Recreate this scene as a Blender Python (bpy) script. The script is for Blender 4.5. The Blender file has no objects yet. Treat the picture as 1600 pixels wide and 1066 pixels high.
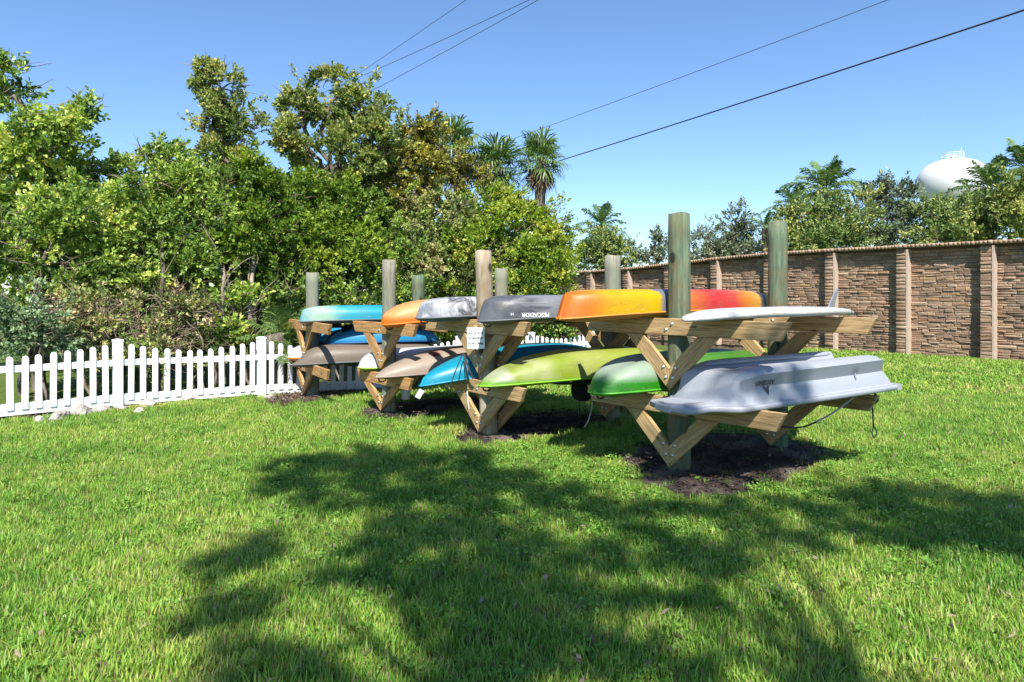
import bpy, bmesh, math, random
import numpy as np
from mathutils import Vector, Matrix
from mathutils.bvhtree import BVHTree

random.seed(7)
RNG = np.random.default_rng(11)
S = bpy.context.scene
COL = S.collection

# ------------------------------------------------------------------ camera
F = 1067.0            # focal length in photo pixels (photo 1600 px wide)
HC = 1.5              # eye height
HY = 460.0            # horizon row in the photo
cam_d = bpy.data.cameras.new('camera')
cam_d.sensor_width = 36.0
cam_d.lens = 36.0 * F / 1600.0
cam_d.shift_y = (HY - 533.0) / 1600.0
cam_d.clip_start = 0.05
cam_d.clip_end = 5000.0
cam = bpy.data.objects.new('camera', cam_d)
cam.location = (0, 0, HC)
cam.rotation_euler = (math.radians(90), 0, 0)
COL.objects.link(cam)
S.camera = cam

# ------------------------------------------------------------------ light
SUN_EL = math.radians(50.0)
SUN_AZ_X, SUN_AZ_Y = 0.03, -1.0            # horizontal direction towards the sun
_n = math.hypot(SUN_AZ_X, SUN_AZ_Y)
SUN = Vector((SUN_AZ_X / _n * math.cos(SUN_EL), SUN_AZ_Y / _n * math.cos(SUN_EL), math.sin(SUN_EL)))
w = bpy.data.worlds.new('World')
S.world = w
w.use_nodes = True
nt = w.node_tree
sky = nt.nodes.new('ShaderNodeTexSky')
sky.sky_type = 'NISHITA'
sky.sun_disc = False
sky.sun_elevation = SUN_EL
sky.sun_rotation = math.atan2(SUN.x, SUN.y)
sky.altitude = 0
sky.air_density = 1.0
sky.dust_density = 0.2
sky.ozone_density = 7.5
bg = nt.nodes['Background']
bg.inputs['Strength'].default_value = 0.092
nt.links.new(sky.outputs['Color'], bg.inputs['Color'])
sun_d = bpy.data.lights.new('sun', 'SUN')
sun_d.energy = 4.4
sun_d.angle = math.radians(0.53)
sun_d.color = (1.0, 0.955, 0.88)
sun_o = bpy.data.objects.new('sun', sun_d)
sun_o.rotation_euler = SUN.to_track_quat('Z', 'Y').to_euler()
sun_o.location = (0, -10, 20)
COL.objects.link(sun_o)
S.view_settings.view_transform = 'Standard'
S.view_settings.look = 'None'
S.view_settings.gamma = 1.0
S.view_settings.exposure = 1.15
S.view_settings.use_curve_mapping = False
S.render.engine = 'CYCLES'
S.cycles.max_bounces = 4
S.cycles.diffuse_bounces = 2
S.cycles.transmission_bounces = 3
S.cycles.transparent_max_bounces = 6

# ------------------------------------------------------------------ helpers
def sstep(a, b, x):
    t = min(1.0, max(0.0, (x - a) / (b - a)))
    return t * t * (3 - 2 * t)

FP = (-5.22, 9.04)                 # foot of a fence post
FD = (0.735, 0.678)                # fence direction
def gh(x, y):
    """ground height: the lawn dips slightly towards the fence behind the racks"""
    d = (x - FP[0]) * FD[1] - (y - FP[1]) * FD[0]
    t = (x - FP[0]) * FD[0] + (y - FP[1]) * FD[1]
    return -0.2 * sstep(1.9, -0.2, d) * sstep(0.2, 5.5, t)

def P(px, py, Z):
    return Vector(((px - 800) / F * Z, Z, HC - (py - HY) / F * Z))
def G(px, py):
    z = 0.0
    for _ in range(8):
        Z = F * (HC - z) / (py - HY)
        x = (px - 800) / F * Z
        z = gh(x, Z)
    return Vector((x, Z, z))

def tag(o, label=None, cat=None, group=None, kind=None):
    if label: o['label'] = label
    if cat: o['category'] = cat
    if group: o['group'] = group
    if kind: o['kind'] = kind
    return o
def thing(name, label, cat, loc=(0, 0, 0), rz=0.0, group=None):
    o = bpy.data.objects.new(name, None)
    o.empty_display_size = 0.2
    o.location = loc
    o.rotation_euler = (0, 0, rz)
    COL.objects.link(o)
    return tag(o, label, cat, group)
def link(name, me, mat=None, parent=None, loc=None, rot=None):
    o = bpy.data.objects.new(name, me)
    if mat is not None and not me.materials:
        me.materials.append(mat)
    COL.objects.link(o)
    if parent: o.parent = parent
    if loc is not None: o.location = loc
    if rot is not None: o.rotation_euler = rot
    return o
def mesh(verts, faces, smooth=False):
    me = bpy.data.meshes.new('mesh')
    me.from_pydata([tuple(v) for v in verts], [], faces)
    if smooth:
        me.polygons.foreach_set('use_smooth', [True] * len(me.polygons))
    me.update()
    return me
def np_mesh(verts, quads, rnd=None, smooth=False):
    """fast quad mesh from numpy arrays; rnd = one value per face"""
    me = bpy.data.meshes.new('mesh')
    n, k = len(verts), len(quads)
    me.vertices.add(n)
    me.vertices.foreach_set('co', np.ascontiguousarray(verts, dtype=np.float32).ravel())
    c = quads.shape[1]
    me.loops.add(k * c)
    me.loops.foreach_set('vertex_index', np.ascontiguousarray(quads, dtype=np.int32).ravel())
    me.polygons.add(k)
    me.polygons.foreach_set('loop_start', np.arange(0, k * c, c, dtype=np.int32))
    if smooth:
        me.polygons.foreach_set('use_smooth', np.ones(k, dtype=bool))
    if rnd is not None:
        a = me.attributes.new('rnd', 'FLOAT', 'FACE')
        a.data.foreach_set('value', np.ascontiguousarray(rnd, dtype=np.float32))
    me.update(calc_edges=True)
    return me

class MB:
    """collects boxes, tubes and rings into one mesh"""
    def __init__(s): s.v, s.f = [], []
    def add(s, vs, fs):
        o = len(s.v)
        s.v += [Vector(v) for v in vs]
        s.f += [tuple(i + o for i in f) for f in fs]
    def box(s, x0, x1, y0, y1, z0, z1):
        s.add([(x0, y0, z0), (x1, y0, z0), (x1, y1, z0), (x0, y1, z0), (x0, y0, z1), (x1, y0, z1), (x1, y1, z1), (x0, y1, z1)],
              [(0, 3, 2, 1), (4, 5, 6, 7), (0, 1, 5, 4), (1, 2, 6, 5), (2, 3, 7, 6), (3, 0, 4, 7)])
    def tube(s, pts, rad, seg=6, cap=True):
        pts = [Vector(p) for p in pts]
        n = len(pts)
        if not hasattr(rad, '__len__'): rad = [rad] * n
        vs, fs = [], []
        ref = None
        for i, p in enumerate(pts):
            d = (pts[min(i + 1, n - 1)] - pts[max(i - 1, 0)])
            d = d.normalized() if d.length > 1e-9 else Vector((0, 0, 1))
            if ref is None:
                ref = d.orthogonal().normalized()
            a = (ref - d * ref.dot(d))
            a = a.normalized() if a.length > 1e-6 else d.orthogonal().normalized()
            ref = a
            b = d.cross(a)
            for k in range(seg):
                t = 2 * math.pi * k / seg
                vs.append(p + (a * math.cos(t) + b * math.sin(t)) * rad[i])
        for i in range(n - 1):
            for k in range(seg):
                k2 = (k + 1) % seg
                fs.append((i * seg + k, i * seg + k2, (i + 1) * seg + k2, (i + 1) * seg + k))
        if cap:
            fs.append(tuple(reversed(range(seg))))
            fs.append(tuple((n - 1) * seg + k for k in range(seg)))
        s.add(vs, fs)
    def lathe(s, prof, seg=32, c=(0, 0, 0)):
        vs, fs = [], []
        for (r, z) in prof:
            for k in range(seg):
                t = 2 * math.pi * k / seg
                vs.append((c[0] + r * math.cos(t), c[1] + r * math.sin(t), c[2] + z))
        for i in range(len(prof) - 1):
            for k in range(seg):
                k2 = (k + 1) % seg
                fs.append((i * seg + k, i * seg + k2, (i + 1) * seg + k2, (i + 1) * seg + k))
        s.add(vs, fs)
    def build(s, smooth=False):
        return mesh(s.v, s.f, smooth)

def smooth_path(pts, n=24):
    """Catmull-Rom through pts"""
    pts = [Vector(p) for p in pts]
    q = [pts[0] * 2 - pts[1]] + pts + [pts[-1] * 2 - pts[-2]]
    out = []
    m = len(pts) - 1
    for i in range(n + 1):
        u = i / n * m
        k = min(int(u), m - 1)
        t = u - k
        a, b, c, d = q[k], q[k + 1], q[k + 2], q[k + 3]
        out.append(0.5 * ((2 * b) + (c - a) * t + (2 * a - 5 * b + 4 * c - d) * t * t + (3 * b - a - 3 * c + d) * t ** 3))
    return out

# ------------------------------------------------------------------ materials
def srgb(r, g, b):
    f = lambda c: ((c / 255) / 12.92) if c / 255 <= 0.04045 else (((c / 255) + 0.055) / 1.055) ** 2.4
    return (f(r), f(g), f(b), 1.0)
class M:
    def __init__(s, name):
        s.m = bpy.data.materials.new(name)
        s.m.use_nodes = True
        s.t = s.m.node_tree
        s.b = s.t.nodes['Principled BSDF']
        s.out = s.t.nodes['Material Output']
    def n(s, typ, **kw):
        nd = s.t.nodes.new('ShaderNode' + typ)
        for k, v in kw.items():
            if k.startswith('i_'):
                key = k[2:]
                key = int(key) if key.isdigit() else key.replace('_', ' ')
                nd.inputs[key].default_value = v
            else:
                setattr(nd, k, v)
        return nd
    def l(s, a, b):
        s.t.links.new(a, b)
    def coord(s, out='Object', scale=(1, 1, 1), rot=(0, 0, 0)):
        c = s.n('TexCoord')
        mp = s.n('Mapping')
        mp.inputs['Scale'].default_value = scale
        mp.inputs['Rotation'].default_value = rot
        s.l(c.outputs[out], mp.inputs['Vector'])
        return mp.outputs['Vector']
    def noise(s, vec, scale, detail=4, rough=0.55, dist=0.0):
        nd = s.n('TexNoise')
        nd.inputs['Scale'].default_value = scale
        nd.inputs['Detail'].default_value = detail
        nd.inputs['Roughness'].default_value = rough
        nd.inputs['Distortion'].default_value = dist
        if vec is not None: s.l(vec, nd.inputs['Vector'])
        return nd.outputs['Fac']
    def ramp(s, fac, stops, interp='LINEAR'):
        r = s.n('ValToRGB')
        cr = r.color_ramp
        cr.interpolation = interp
        while len(cr.elements) < len(stops): cr.elements.new(0.5)
        for e, (p, c) in zip(cr.elements, stops):
            e.position = p
            e.color = c if len(c) == 4 else (*c, 1)
        s.l(fac, r.inputs['Fac'])
        return r.outputs['Color']
    def math(s, op, a, b=None, c=None, clamp=False):
        nd = s.n('Math', operation=op)
        nd.use_clamp = clamp
        for i, v in enumerate((a, b, c)):
            if v is None: continue
            if isinstance(v, (int, float)): nd.inputs[i].default_value = v
            else: s.l(v, nd.inputs[i])
        return nd.outputs[0]
    def mix(s, fac, a, b, mode='MIX'):
        nd = s.n('Mix', data_type='RGBA', blend_type=mode)
        for i, v in ((0, fac), (6, a), (7, b)):
            if isinstance(v, (int, float)): nd.inputs[i].default_value = v
            elif isinstance(v, tuple): nd.inputs[i].default_value = v if len(v) == 4 else (*v, 1)
            else: s.l(v, nd.inputs[i])
        return nd.outputs[2]
    def base(s, c):
        if isinstance(c, tuple): s.b.inputs['Base Color'].default_value = c if len(c) == 4 else (*c, 1)
        else: s.l(c, s.b.inputs['Base Color'])
    def rough(s, v):
        if isinstance(v, (int, float)): s.b.inputs['Roughness'].default_value = v
        else: s.l(v, s.b.inputs['Roughness'])
    def bump(s, h, strength=0.3, dist=0.01):
        nd = s.n('Bump')
        nd.inputs['Strength'].default_value = strength
        nd.inputs['Distance'].default_value = dist
        s.l(h, nd.inputs['Height'])
        s.l(nd.outputs['Normal'], s.b.inputs['Normal'])
    def spec(s, v):
        s.b.inputs['Specular IOR Level'].default_value = v

def simple(name, col, rough=0.6, metal=0.0, var=0.0):
    m = M(name)
    if var:
        nz = m.noise(m.coord(), 9, 5)
        c2 = tuple(c * (1 - var) for c in col[:3])
        m.base(m.ramp(nz, [(0.3, c2), (0.7, col[:3])]))
    else:
        m.base(col)
    m.rough(rough)
    m.b.inputs['Metallic'].default_value = metal
    return m.m

def leaf_mat(name, stops, transl=0.35, rough=0.45, attr='rnd', gain=1.0):
    m = M(name)
    stops = [(p, tuple(min(0.62, x * gain) for x in c)) for p, c in stops]
    at = m.n('Attribute', attribute_name=attr)
    col = m.ramp(at.outputs['Fac'], stops)
    m.base(col)
    m.rough(rough)
    m.spec(0.3)
    tr = m.n('BsdfTranslucent')
    hs = m.n('HueSaturation')
    hs.inputs['Saturation'].default_value = 1.15
    hs.inputs['Value'].default_value = 1.3
    m.l(col, hs.inputs['Color'])
    m.l(hs.outputs['Color'], tr.inputs['Color'])
    mx = m.n('MixShader')
    mx.inputs['Fac'].default_value = transl
    m.l(m.b.outputs['BSDF'], mx.inputs[1])
    m.l(tr.outputs['BSDF'], mx.inputs[2])
    m.l(mx.outputs['Shader'], m.out.inputs['Surface'])
    return m.m

def wood_mat(name, a, b, c, gscale=14, stain=None):
    m = M(name)
    oi = m.n('ObjectInfo')
    tc = m.n('TexCoord')
    ad = m.n('VectorMath', operation='ADD')
    sc = m.n('VectorMath', operation='SCALE')
    cx = m.n('CombineXYZ')
    for i in range(3): m.l(oi.outputs['Random'], cx.inputs[i])
    m.l(cx.outputs[0], sc.inputs[0]); sc.inputs['Scale'].default_value = 17.0
    m.l(tc.outputs['Object'], ad.inputs[0]); m.l(sc.outputs[0], ad.inputs[1])
    mp = m.n('Mapping'); mp.inputs['Scale'].default_value = (0.35, 1.0, 5.0)
    m.l(ad.outputs[0], mp.inputs['Vector'])
    grain = m.noise(mp.outputs['Vector'], gscale, 6, 0.6, 0.6)
    mp2 = m.n('Mapping'); mp2.inputs['Scale'].default_value = (1.4, 4.0, 3.0)
    m.l(ad.outputs[0], mp2.inputs['Vector'])
    big = m.noise(mp2.outputs['Vector'], 1.6, 3, 0.5)
    vo = m.n('TexVoronoi', feature='F1'); vo.inputs['Scale'].default_value = 2.2
    mp3 = m.n('Mapping'); mp3.inputs['Scale'].default_value = (1.0, 2.0, 2.6)
    m.l(ad.outputs[0], mp3.inputs['Vector']); m.l(mp3.outputs['Vector'], vo.inputs['Vector'])
    col = m.ramp(grain, [(0.36, a), (0.50, b), (0.66, c)])
    mpc = m.n('Mapping'); mpc.inputs['Scale'].default_value = (0.5, 3.0, 22.0)
    m.l(ad.outputs[0], mpc.inputs['Vector'])
    chk = m.noise(mpc.outputs['Vector'], 3.0, 3, 0.5, 0.3)
    col = m.mix(m.ramp(chk, [(0.27, (0.85, 0.85, 0.85)), (0.33, (0, 0, 0))]), col, tuple(x * 0.30 for x in a[:3]))
    col = m.mix(m.math('MULTIPLY', big, 0.5), col, tuple(x * 0.62 for x in b[:3]) if stain is None else stain)
    knot = m.ramp(vo.outputs['Distance'], [(0.05, (1, 1, 1)), (0.11, (0, 0, 0))])
    col = m.mix(knot, col, tuple(x * 0.28 for x in a[:3]))
    m.base(col)
    m.rough(0.75)
    m.spec(0.25)
    gw = m.noise(mp2.outputs['Vector'], 5.5, 5, 0.7)
    m.base(m.mix(m.ramp(gw, [(0.52, (0, 0, 0)), (0.72, (0.30, 0.30, 0.30))]), col, (0.28, 0.25, 0.20)))
    m.bump(grain, 0.5, 0.008)
    return m.m

def post_mat(name, a, b, c, dirty):
    m = M(name)
    oi = m.n('ObjectInfo')
    tc = m.n('TexCoord')
    mp = m.n('Mapping'); mp.inputs['Scale'].default_value = (6, 6, 0.55)
    m.l(tc.outputs['Object'], mp.inputs['Vector'])
    cx = m.n('CombineXYZ'); m.l(oi.outputs['Random'], cx.inputs[2]); m.l(oi.outputs['Random'], cx.inputs[0])
    sc = m.n('VectorMath', operation='SCALE'); m.l(cx.outputs[0], sc.inputs[0]); sc.inputs['Scale'].default_value = 30
    m.l(sc.outputs[0], mp.inputs['Location'])
    g = m.noise(mp.outputs['Vector'], 5.0, 7, 0.65, 0.4)
    mp2 = m.n('Mapping'); mp2.inputs['Scale'].default_value = (1.5, 1.5, 1.0)
    m.l(tc.outputs['Object'], mp2.inputs['Vector']); m.l(sc.outputs[0], mp2.inputs['Location'])
    b2 = m.noise(mp2.outputs['Vector'], 2.4, 4, 0.6)
    col = m.ramp(g, [(0.28, a), (0.5, b), (0.74, c)])
    col = m.mix(m.ramp(b2, [(0.40, (0, 0, 0)), (0.62, (0.85, 0.85, 0.85))]), col, dirty)
    mp4 = m.n('Mapping'); mp4.inputs['Scale'].default_value = (14, 14, 0.7)
    m.l(tc.outputs['Object'], mp4.inputs['Vector']); m.l(sc.outputs[0], mp4.inputs['Location'])
    ck = m.noise(mp4.outputs['Vector'], 3.0, 2, 0.5)
    col = m.mix(m.ramp(ck, [(0.27, (0.9, 0.9, 0.9)), (0.33, (0, 0, 0))]), col, tuple(x * 0.25 for x in a[:3]))
    vo = m.n('TexVoronoi', feature='F1'); vo.inputs['Scale'].default_value = 3.2
    m.l(mp2.outputs['Vector'], vo.inputs['Vector'])
    knot = m.ramp(vo.outputs['Distance'], [(0.12, (0.9, 0.9, 0.9)), (0.17, (0.25, 0.25, 0.25)), (0.22, (0, 0, 0))])
    col = m.mix(knot, col, tuple(x * 0.3 for x in a[:3]))
    m.base(col)
    m.rough(0.85)
    m.spec(0.2)
    m.bump(g, 0.5, 0.01)
    return m.m

MAT = {}
MAT['pine'] = wood_mat('treated_pine', (0.21, 0.125, 0.055), (0.41, 0.27, 0.125), (0.54, 0.385, 0.20), stain=(0.31, 0.21, 0.095))
MAT['pine_warm'] = wood_mat('treated_pine_orange', (0.22, 0.10, 0.036), (0.43, 0.23, 0.085), (0.54, 0.33, 0.145), stain=(0.32, 0.19, 0.075))
MAT['post'] = post_mat('green_treated_post', (0.040, 0.060, 0.038), (0.095, 0.135, 0.085), (0.20, 0.235, 0.15), (0.13, 0.10, 0.05))
MAT['post_grey'] = post_mat('weathered_grey_post', (0.11, 0.10, 0.075), (0.21, 0.20, 0.155), (0.30, 0.29, 0.24), (0.17, 0.185, 0.13))
MAT['post_pale'] = post_mat('weathered_pale_post', (0.13, 0.10, 0.065), (0.33, 0.28, 0.20), (0.50, 0.45, 0.37), (0.23, 0.165, 0.10))
MAT['steel'] = simple('galvanised_bolt', (0.62, 0.62, 0.60), 0.35, 0.9)
def vinyl():
    m = M('white_vinyl')
    g = m.n('NewGeometry')
    n1 = m.noise(g.outputs['Position'], 7, 5, 0.65)
    n2 = m.noise(g.outputs['Position'], 45, 4, 0.6)
    col = m.mix(m.ramp(n1, [(0.52, (0, 0, 0)), (0.75, (0.5, 0.5, 0.5))]), (0.86, 0.86, 0.845, 1), (0.64, 0.66, 0.57, 1))
    col = m.mix(m.ramp(n2, [(0.66, (0, 0, 0)), (0.74, (0.5, 0.5, 0.5))]), col, (0.42, 0.40, 0.33, 1))
    m.base(col); m.rough(0.45)
    return m.m
MAT['vinyl'] = vinyl()
MAT['black'] = simple('black_rubber', (0.012, 0.012, 0.013), 0.6)
MAT['blackcloth'] = simple('black_fabric', (0.010, 0.010, 0.012), 0.95)
MAT['rope'] = simple('pale_rope', (0.48, 0.46, 0.42), 0.9)
MAT['rope_dark'] = simple('dark_rope', (0.03, 0.03, 0.035), 0.8)
MAT['white'] = simple('white_plastic', (0.82, 0.82, 0.80), 0.4)
MAT['ink'] = simple('sign_ink', (0.015, 0.017, 0.02), 0.7)
MAT['wire'] = simple('wire_black', (0.012, 0.012, 0.014), 0.6)
def bark():
    m = M('bark')
    v = m.coord('Object', (1, 1, 0.25))
    nz = m.noise(v, 9, 6, 0.65)
    m.base(m.ramp(nz, [(0.3, (0.055, 0.042, 0.032)), (0.55, (0.15, 0.12, 0.092)), (0.75, (0.30, 0.26, 0.21))]))
    m.rough(0.9); m.bump(nz, 0.6, 0.02)
    return m.m
MAT['bark'] = bark()


# ================================================================== the setting
# rack posts: (front foot, back foot), fixed early because the soil beds lie under them
R = [
    dict(p0=G(1061, 738), p1=G(1215, 703), zu=1.300, zl=0.645, zv=0.06, mat='post', top=(2.18, 2.20), rad=(0.092, 0.092)),
    dict(p0=G(764, 682), p1=G(957, 657), zu=1.235, zl=0.600, zv=0.05, mat='post', top=(1.96, 1.96), rad=(0.092, 0.096)),
    dict(p0=G(608, 647), p1=P(783, 620, 9.55), zu=1.150, zl=0.520, zv=0.01, mat='post_grey', top=(1.93, 1.86), rad=(0.086, 0.094)),
    dict(p0=G(488, 622), p1=P(653, 620, 10.8), zu=1.105, zl=0.500, zv=0.00, mat='post_grey', top=(1.87, 1.84), rad=(0.095, 0.10)),
]
for r in R:
    for k in ('p0', 'p1'):
        r[k] = Vector((r[k].x, r[k].y, gh(r[k].x, r[k].y)))
    a = (r['p1'] - r['p0']); a.z = 0
    r['len'] = a.length
    r['a'] = a.normalized()
    r['b'] = Vector((r['a'].y, -r['a'].x, 0)) * 0.6 + Vector((0.68, -0.73, 0)) * 0.4
    r['b'].normalize()

def ground_mat():
    m = M('lawn_soil')
    v = m.coord('Object')
    n1 = m.noise(v, 0.55, 5, 0.6)
    n2 = m.noise(v, 22, 6, 0.7)
    c1 = m.ramp(n2, [(0.25, (0.035, 0.05, 0.012)), (0.5, (0.075, 0.115, 0.022)), (0.75, (0.15, 0.19, 0.05))])
    c2 = m.ramp(n2, [(0.25, (0.075, 0.065, 0.03)), (0.5, (0.16, 0.15, 0.06)), (0.75, (0.26, 0.23, 0.11))])
    m.base(m.mix(m.ramp(n1, [(0.5, (0, 0, 0)), (0.72, (0.7, 0.7, 0.7))]), c1, c2))
    m.rough(0.95); m.spec(0.1)
    m.bump(n2, 0.6, 0.03)
    return m.m
MAT['ground'] = ground_mat()
def lawn():
    xs = sorted(set([-900, -300, -100, -40, 40, 100, 300, 900] + [round(-16 + 0.5 * i, 3) for i in range(75)]))
    ys = sorted(set([-300, -100, -30, 40, 60, 100, 300, 900, 2000] + [round(-6 + 0.5 * i, 3) for i in range(75)]))
    vs = [(x, y, gh(x, y)) for y in ys for x in xs]
    nx = len(xs)
    fs = [(j * nx + i, j * nx + i + 1, (j + 1) * nx + i + 1, (j + 1) * nx + i) for j in range(len(ys) - 1) for i in range(nx - 1)]
    o = link('lawn_ground', mesh(vs, fs, True), MAT['ground'])
    tag(o, 'level lawn running from the camera to the stone wall', 'lawn', kind='structure')
lawn()

def soil_mat(name, dark, mid, light, thr=0.5):
    m = M(name)
    v = m.coord('Object')
    n1 = m.noise(v, 2.2, 4, 0.6)
    n2 = m.noise(v, 38, 6, 0.75)
    c1 = m.ramp(n2, [(0.28, dark), (0.55, mid), (0.78, light)])
    m.base(m.mix(m.ramp(n1, [(thr, (0, 0, 0)), (thr + 0.16, (0.8, 0.8, 0.8))]), c1, light))
    m.rough(0.95); m.spec(0.12)
    m.bump(n2, 0.9, 0.03)
    return m.m
MAT['soil'] = soil_mat('dark_soil', (0.016, 0.013, 0.011), (0.058, 0.046, 0.039), (0.20, 0.158, 0.13), 0.46)
MAT['soil_brown'] = soil_mat('brown_mulch', (0.03, 0.018, 0.012), (0.09, 0.058, 0.042), (0.20, 0.145, 0.11), 0.5)

# soil beds: outlines given on the ground, mounded slightly
SOIL = [
    dict(pts=[(968, 716), (1000, 700), (1060, 686), (1130, 678), (1200, 684), (1250, 694), (1298, 708), (1270, 728), (1215, 752), (1150, 770), (1090, 778), (1050, 768), (1000, 745)],
         label='large black soil bed under the nearest rack', mat='soil'),
    dict(pts=[(708, 684), (735, 668), (790, 655), (860, 645), (920, 648), (962, 653), (948, 662), (900, 672), (840, 684), (790, 692), (745, 693)],
         label='long dark soil bed under the rack with the sign', mat='soil'),
    dict(pts=[(556, 648), (585, 636), (650, 628), (720, 622), (765, 622), (770, 628), (730, 640), (680, 650), (630, 656), (580, 655)],
         label='dark soil bed under the rack with the peach kayak', mat='soil'),
    dict(pts=[(415, 628), (440, 617), (500, 606), (570, 600), (640, 598), (650, 604), (600, 614), (550, 619), (500, 628), (450, 633)],
         label='brown mulch bed under the farthest rack by the fence', mat='soil_brown'),
]
for sb in SOIL:
    ring = smooth_path([G(*q) for q in sb['pts']] + [G(*sb['pts'][0])], 60)[:-1]
    c = sum(ring, Vector()) / len(ring)
    rg = random.Random(len(sb['label']))
    ring = [c + (q - c) * (1 + rg.uniform(-0.05, 0.06)) for q in ring]
    sb['poly'] = np.array([(q.x, q.y) for q in ring])
    vs, fs = [], []
    K = 14
    for k in range(K + 1):
        t = 1 - k / K * 0.985
        for q in ring:
            p = c + (q - c) * t
            h = 0.03 * sstep(1.0, 0.75, t) + rg.uniform(-0.008, 0.010) * (t < 0.97)
            vs.append((p.x, p.y, gh(p.x, p.y) + 0.005 + h))
    n = len(ring)
    for k in range(K):
        for i in range(n):
            j = (i + 1) % n
            fs.append((k * n + i, k * n + j, (k + 1) * n + j, (k + 1) * n + i))
    fs.append(tuple(K * n + i for i in range(n)))
    o = link('soil_bed', mesh(vs, fs, True), MAT[sb['mat']])
    tag(o, sb['label'], 'soil bed', kind='structure')

# ------------------------------------------------------------------ stone wall
WP = Vector((11.0, 15.5, 0))              # foot of a pilaster
WD = Vector((-0.627, 0.778, 0)).normalized()     # runs away to the left
WN = Vector((-WD.y, WD.x, 0))             # faces the lawn
if WN.dot(Vector((0, 0, 0)) - WP) < 0: WN = -WN
WS = 1.80
WH = 2.66
def wall_drop(t):
    return -0.34 * sstep(4.5, 13.0, t)
def stone_mat(name, use_attr):
    m = M(name)
    if use_attr:
        f = m.n('Attribute', attribute_name='rnd').outputs['Fac']
    else:
        f = m.n('ObjectInfo').outputs['Random']
    v = m.coord('Object')
    g = m.n('NewGeometry')
    nz = m.noise(g.outputs['Position'], 26, 5, 0.7)
    nb = m.noise(g.outputs['Position'], 1.5, 3, 0.6)
    col = m.ramp(f, [(0.0, (0.25, 0.155, 0.10)), (0.35, (0.34, 0.222, 0.145)), (0.65, (0.40, 0.275, 0.19)), (0.88, (0.47, 0.345, 0.245)), (1.0, (0.42, 0.265, 0.13))])
    col = m.mix(m.ramp(nz, [(0.3, (0.6, 0.6, 0.6)), (0.62, (0, 0, 0))]), col, (0.20, 0.13, 0.09))
    col = m.mix(m.ramp(nb, [(0.48, (0, 0, 0)), (0.66, (0.6, 0.6, 0.6))]), col, (0.17, 0.125, 0.10))
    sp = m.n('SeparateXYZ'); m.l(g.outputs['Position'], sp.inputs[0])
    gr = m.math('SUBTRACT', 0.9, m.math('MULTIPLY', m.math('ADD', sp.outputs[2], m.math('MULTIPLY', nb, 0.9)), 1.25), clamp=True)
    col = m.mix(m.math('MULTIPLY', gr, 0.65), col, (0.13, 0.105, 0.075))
    m.base(col)
    m.rough(0.92); m.spec(0.15)
    m.bump(nz, 0.7, 0.02)
    return m.m
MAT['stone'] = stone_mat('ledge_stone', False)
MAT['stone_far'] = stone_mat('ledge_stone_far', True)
MAT['mortar'] = simple('wall_core', (0.17, 0.115, 0.08), 0.95, 0, 0.3)
MAT['stone_sunlit_edge'] = simple('pilaster_sunlit_edge', (0.50, 0.385, 0.30), 0.9, 0, 0.25)  # paler than the stones: sunlight on the pilaster side put into the colour

def stone_variants(n=14):
    out = []
    for k in range(n):
        rg = random.Random(100 + k)
        j = lambda s: rg.uniform(-s, s)
        # unit stone: x -.5...5, z -.5...5, front at y = -1 (proud), back at 0
        b = [(-.5, 0, -.5), (.5, 0, -.5), (.5, 0, .5), (-.5, 0, .5)]
        f0 = [(-.485 + j(.012), -0.55 + j(.2), -.45 + j(.05)), (.485 + j(.012), -0.55 + j(.2), -.45 + j(.05)), (.485 + j(.012), -0.7 + j(.2), .44 + j(.05)), (-.485 + j(.012), -0.7 + j(.2), .44 + j(.05))]
        f1 = [(-.40 + j(.05), -0.95 + j(.25), -.28 + j(.1)), (.40 + j(.05), -0.95 + j(.25), -.28 + j(.1)), (.40 + j(.05), -1.0 + j(.25), .25 + j(.1)), (-.40 + j(.05), -1.0 + j(.25), .25 + j(.1))]
        vs = b + f0 + f1
        fs = []
        for o in (0, 4):
            for i in range(4):
                i2 = (i + 1) % 4
                fs.append((o + i, o + i2, o + 4 + i2, o + 4 + i))
        fs.append((8, 9, 10, 11))
        out.append((vs, fs))
    return out
SV = stone_variants()
SVM = []
for vs, fs in SV:
    me = mesh(vs, fs, False)
    me.materials.append(MAT['stone'])
    SVM.append(me)

def courses(x0, x1, z0, z1, rg):
    """broken ledge courses: list of (xc, zc, width, height)"""
    out = []
    z = z0
    while z < z1 - 0.03:
        h = min(rg.choice((0.042, 0.052, 0.062, 0.075, 0.10)), z1 - z)
        if z1 - z - h < 0.035: h = z1 - z
        x = x0
        while x < x1 - 0.02:
            wd = min(rg.uniform(0.12, 0.40), x1 - x)
            if x1 - x - wd < 0.09: wd = x1 - x
            if h > 0.09 and rg.random() < 0.45:       # two thin stones instead of a thick one
                hh = h * rg.uniform(0.4, 0.6)
                out.append((x + wd / 2, z + hh / 2, wd, hh))
                out.append((x + wd / 2, z + hh + (h - hh) / 2, wd, h - hh))
            else:
                out.append((x + wd / 2, z + h / 2, wd, h))
            x += wd
        z += h
    return out

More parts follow.
